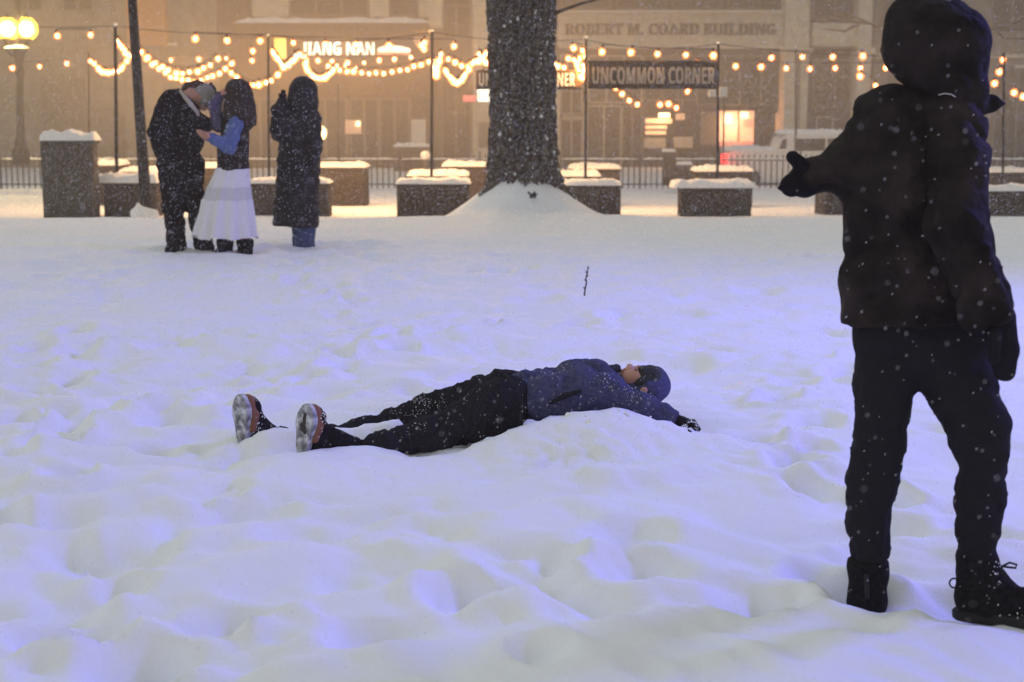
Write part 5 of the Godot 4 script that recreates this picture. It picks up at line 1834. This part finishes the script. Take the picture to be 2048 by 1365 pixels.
func person_in_long_coat() -> void:
	var Z := Vector3(0, 0, 1)
	var d := 15.4
	var t := thing("person", "person in ankle length black padded coat, hood up, one hand raised", "person", P(605, 492, d))
	var coat := [
		pb(598, 254, 40, d, 597, 330, 42, d, Z, 1.4),
		pb(597, 330, 42, d, 592, 420, 45, d, Z, 1.35),
		pb(592, 420, 45, d, 591, 470, 46, d, Z, 1.35),
		pb(578, 240, 22, d, 618, 236, 22, d),
	]
	var arms := [
		pb(572, 240, 22, d - 0.05, 560, 262, 20, d - 0.1),
		pb(560, 262, 19, d - 0.1, 557, 222, 15, d - 0.1),
		pb(557, 222, 15, d - 0.1, 564, 204, 10, d - 0.1),
		pb(624, 240, 19, d - 0.05, 629, 290, 15, d - 0.1),
		pb(629, 290, 15, d - 0.1, 624, 326, 13, d - 0.12),
	]
	part("coat", blob(coat + arms, 0.018, 0.04, 0.008, 6.0, [[P(592, 454, d), Vector3(-0.06, -1, 0), 0.6]], [], Vector3.ONE, 0.105), M.puffer, t)
	part("hood", blob([pb(606, 182, 29, d, 607, 205, 30, d), pb(604, 205, 30, d, 604, 224, 27, d)], 0.016, 0.03, 0.008, 8.0), M.puffer, t)
	var head := [pb(604, 188, 18, d + 0.05, 604, 200, 17, d + 0.06), pb(604, 215, 11, d, 603, 240, 12, d)]
	var legs := [pb(602, 430, 20, d, 599, 492, 14, d), pb(612, 430, 20, d, 615, 490, 14, d)]
	var body := shrink([coat[0], coat[3]] + arms, 0.6) + head + shrink(legs, 0.7)
	body.append(pb(598, 320, 22, d, 606, 440, 14, d))
	var skin := part("body", blob(body, 0.028, 0.04), M.skin, t)
	part("jeans", blob([pb(602, 440, 20, d, 600, 492, 15, d), pb(612, 440, 20, d, 615, 490, 15, d)], 0.016, 0.03, 0.008, 8.0), M.blue_jeans, t)
	var hand := [pb(564, 202, 7, d - 0.1, 566, 192, 7, d - 0.1)]
	for k in 4:
		hand.append(pb(564 + k * 1.3, 191, 2.3, d - 0.13 + k * 0.02, 563 + k * 2.2, 180 + (k % 2) * 2, 1.8, d - 0.13 + k * 0.02))
	hand.append(pb(561, 198, 2.5, d - 0.1, 558, 188, 2.0, d - 0.1))
	part("glove", blob(hand, 0.008, 0.01), M.black_mitten, t)

# ---------------------------------------------------------------- small things
func build_twig() -> void:
	var t := thing("twig", "single thin dark twig standing upright in the open snow", "twig", P(1170, 586, 10.8))
	part("stem", tube([P(1169, 592, 10.8), P(1170, 580, 10.8), P(1173, 566, 10.8), P(1172, 556, 10.8), P(1175, 545, 10.8), P(1176, 532, 10.8)], [0.007, 0.006, 0.006, 0.005, 0.005, 0.003], 6), M.twig, t)
	for k in 6:
		var a := P(1170 + k, 578 - k * 8, 10.8)
		part("bud", tube([a, a + Vector3(0.012 * (1 if k % 2 else -1), 0.012, 0)], [0.006, 0.003], 5), M.twig, t)

func build_clods() -> void:
	# crumbs of snow thrown up along the lying person and round the boots
	var rg := RandomNumberGenerator.new()
	rg.seed = 55
	var st := SurfaceTool.new()
	st.begin(Mesh.PRIMITIVE_TRIANGLES)
	var kinds := [clump(1.0, 1), clump(1.0, 2), clump(1.0, 3)]
	var line := [P(720, 908, 5.64), P(830, 915, 5.68), P(915, 905, 5.72), P(960, 882, 5.76), P(1050, 846, 5.81), P(1110, 832, 5.83), P(1180, 819, 5.84), P(1240, 817, 5.84), P(1300, 833, 5.82), P(1345, 846, 5.80)]
	for k in 110:
		var i := rg.randi() % (line.size() - 1)
		var p: Vector3 = line[i].lerp(line[i + 1], rg.randf())
		p += Vector3(rg.randf_range(-0.03, 0.03), -0.008, absf(rg.randfn(0.0, 0.09)))
		p.y -= 0.28 * maxf(0.0, p.z + 5.82)
		var s := rg.randf_range(0.003, 0.009) if k % 9 else rg.randf_range(0.009, 0.016)
		st.append_from(kinds[k % 3], 0, Transform3D(Basis.from_euler(Vector3(rg.randf() * 6, rg.randf() * 6, 0)).scaled_local(Vector3.ONE * s), p))
	var o := MeshInstance3D.new()
	o.name = "snow_crumbs"
	o.mesh = st.commit()
	o.material_override = M.cap_snow
	add_child(o)
	o.set_meta("kind", "stuff")
	o.set_meta("label", "loose crumbs of snow along the lying person's side")

func build_snowfall() -> void:
	var mm := MultiMesh.new()
	mm.transform_format = MultiMesh.TRANSFORM_3D
	mm.mesh = grain_mesh
	var n := 140000
	mm.instance_count = n
	var rg := RandomNumberGenerator.new()
	rg.seed = 77
	var fall := Vector3(-0.52, -1.0, 0.15).normalized()
	for k in n:
		var d := pow(rg.randf(), 0.50) * 23.0 + 1.3
		var p := Vector3(rg.randf_range(-0.42, 0.42) * d, rg.randf_range(0.0, 1.0), -d)
		p.y = EYE + rg.randf_range(-0.40, 0.13) * d
		if p.y < 0.03:
			p.y = rg.randf_range(0.05, 2.4)
		var s := rg.randf_range(0.0005, 0.0012) + 0.000085 * d
		var ax := fall.rotated(Vector3(0, 0, 1), rg.randf_range(-0.25, 0.25))
		var side := ax.cross(Vector3(0, 0, 1)).normalized()
		mm.set_instance_transform(k, Transform3D(Basis(side * s, ax * s * rg.randf_range(1.8, 3.4), side.cross(ax) * s), p))
	var o := MultiMeshInstance3D.new()
	o.name = "falling_snow"
	o.multimesh = mm
	o.material_override = M.air_flake
	add_child(o)
	o.set_meta("kind", "stuff")
	o.set_meta("label", "snowflakes blowing down through the whole air")
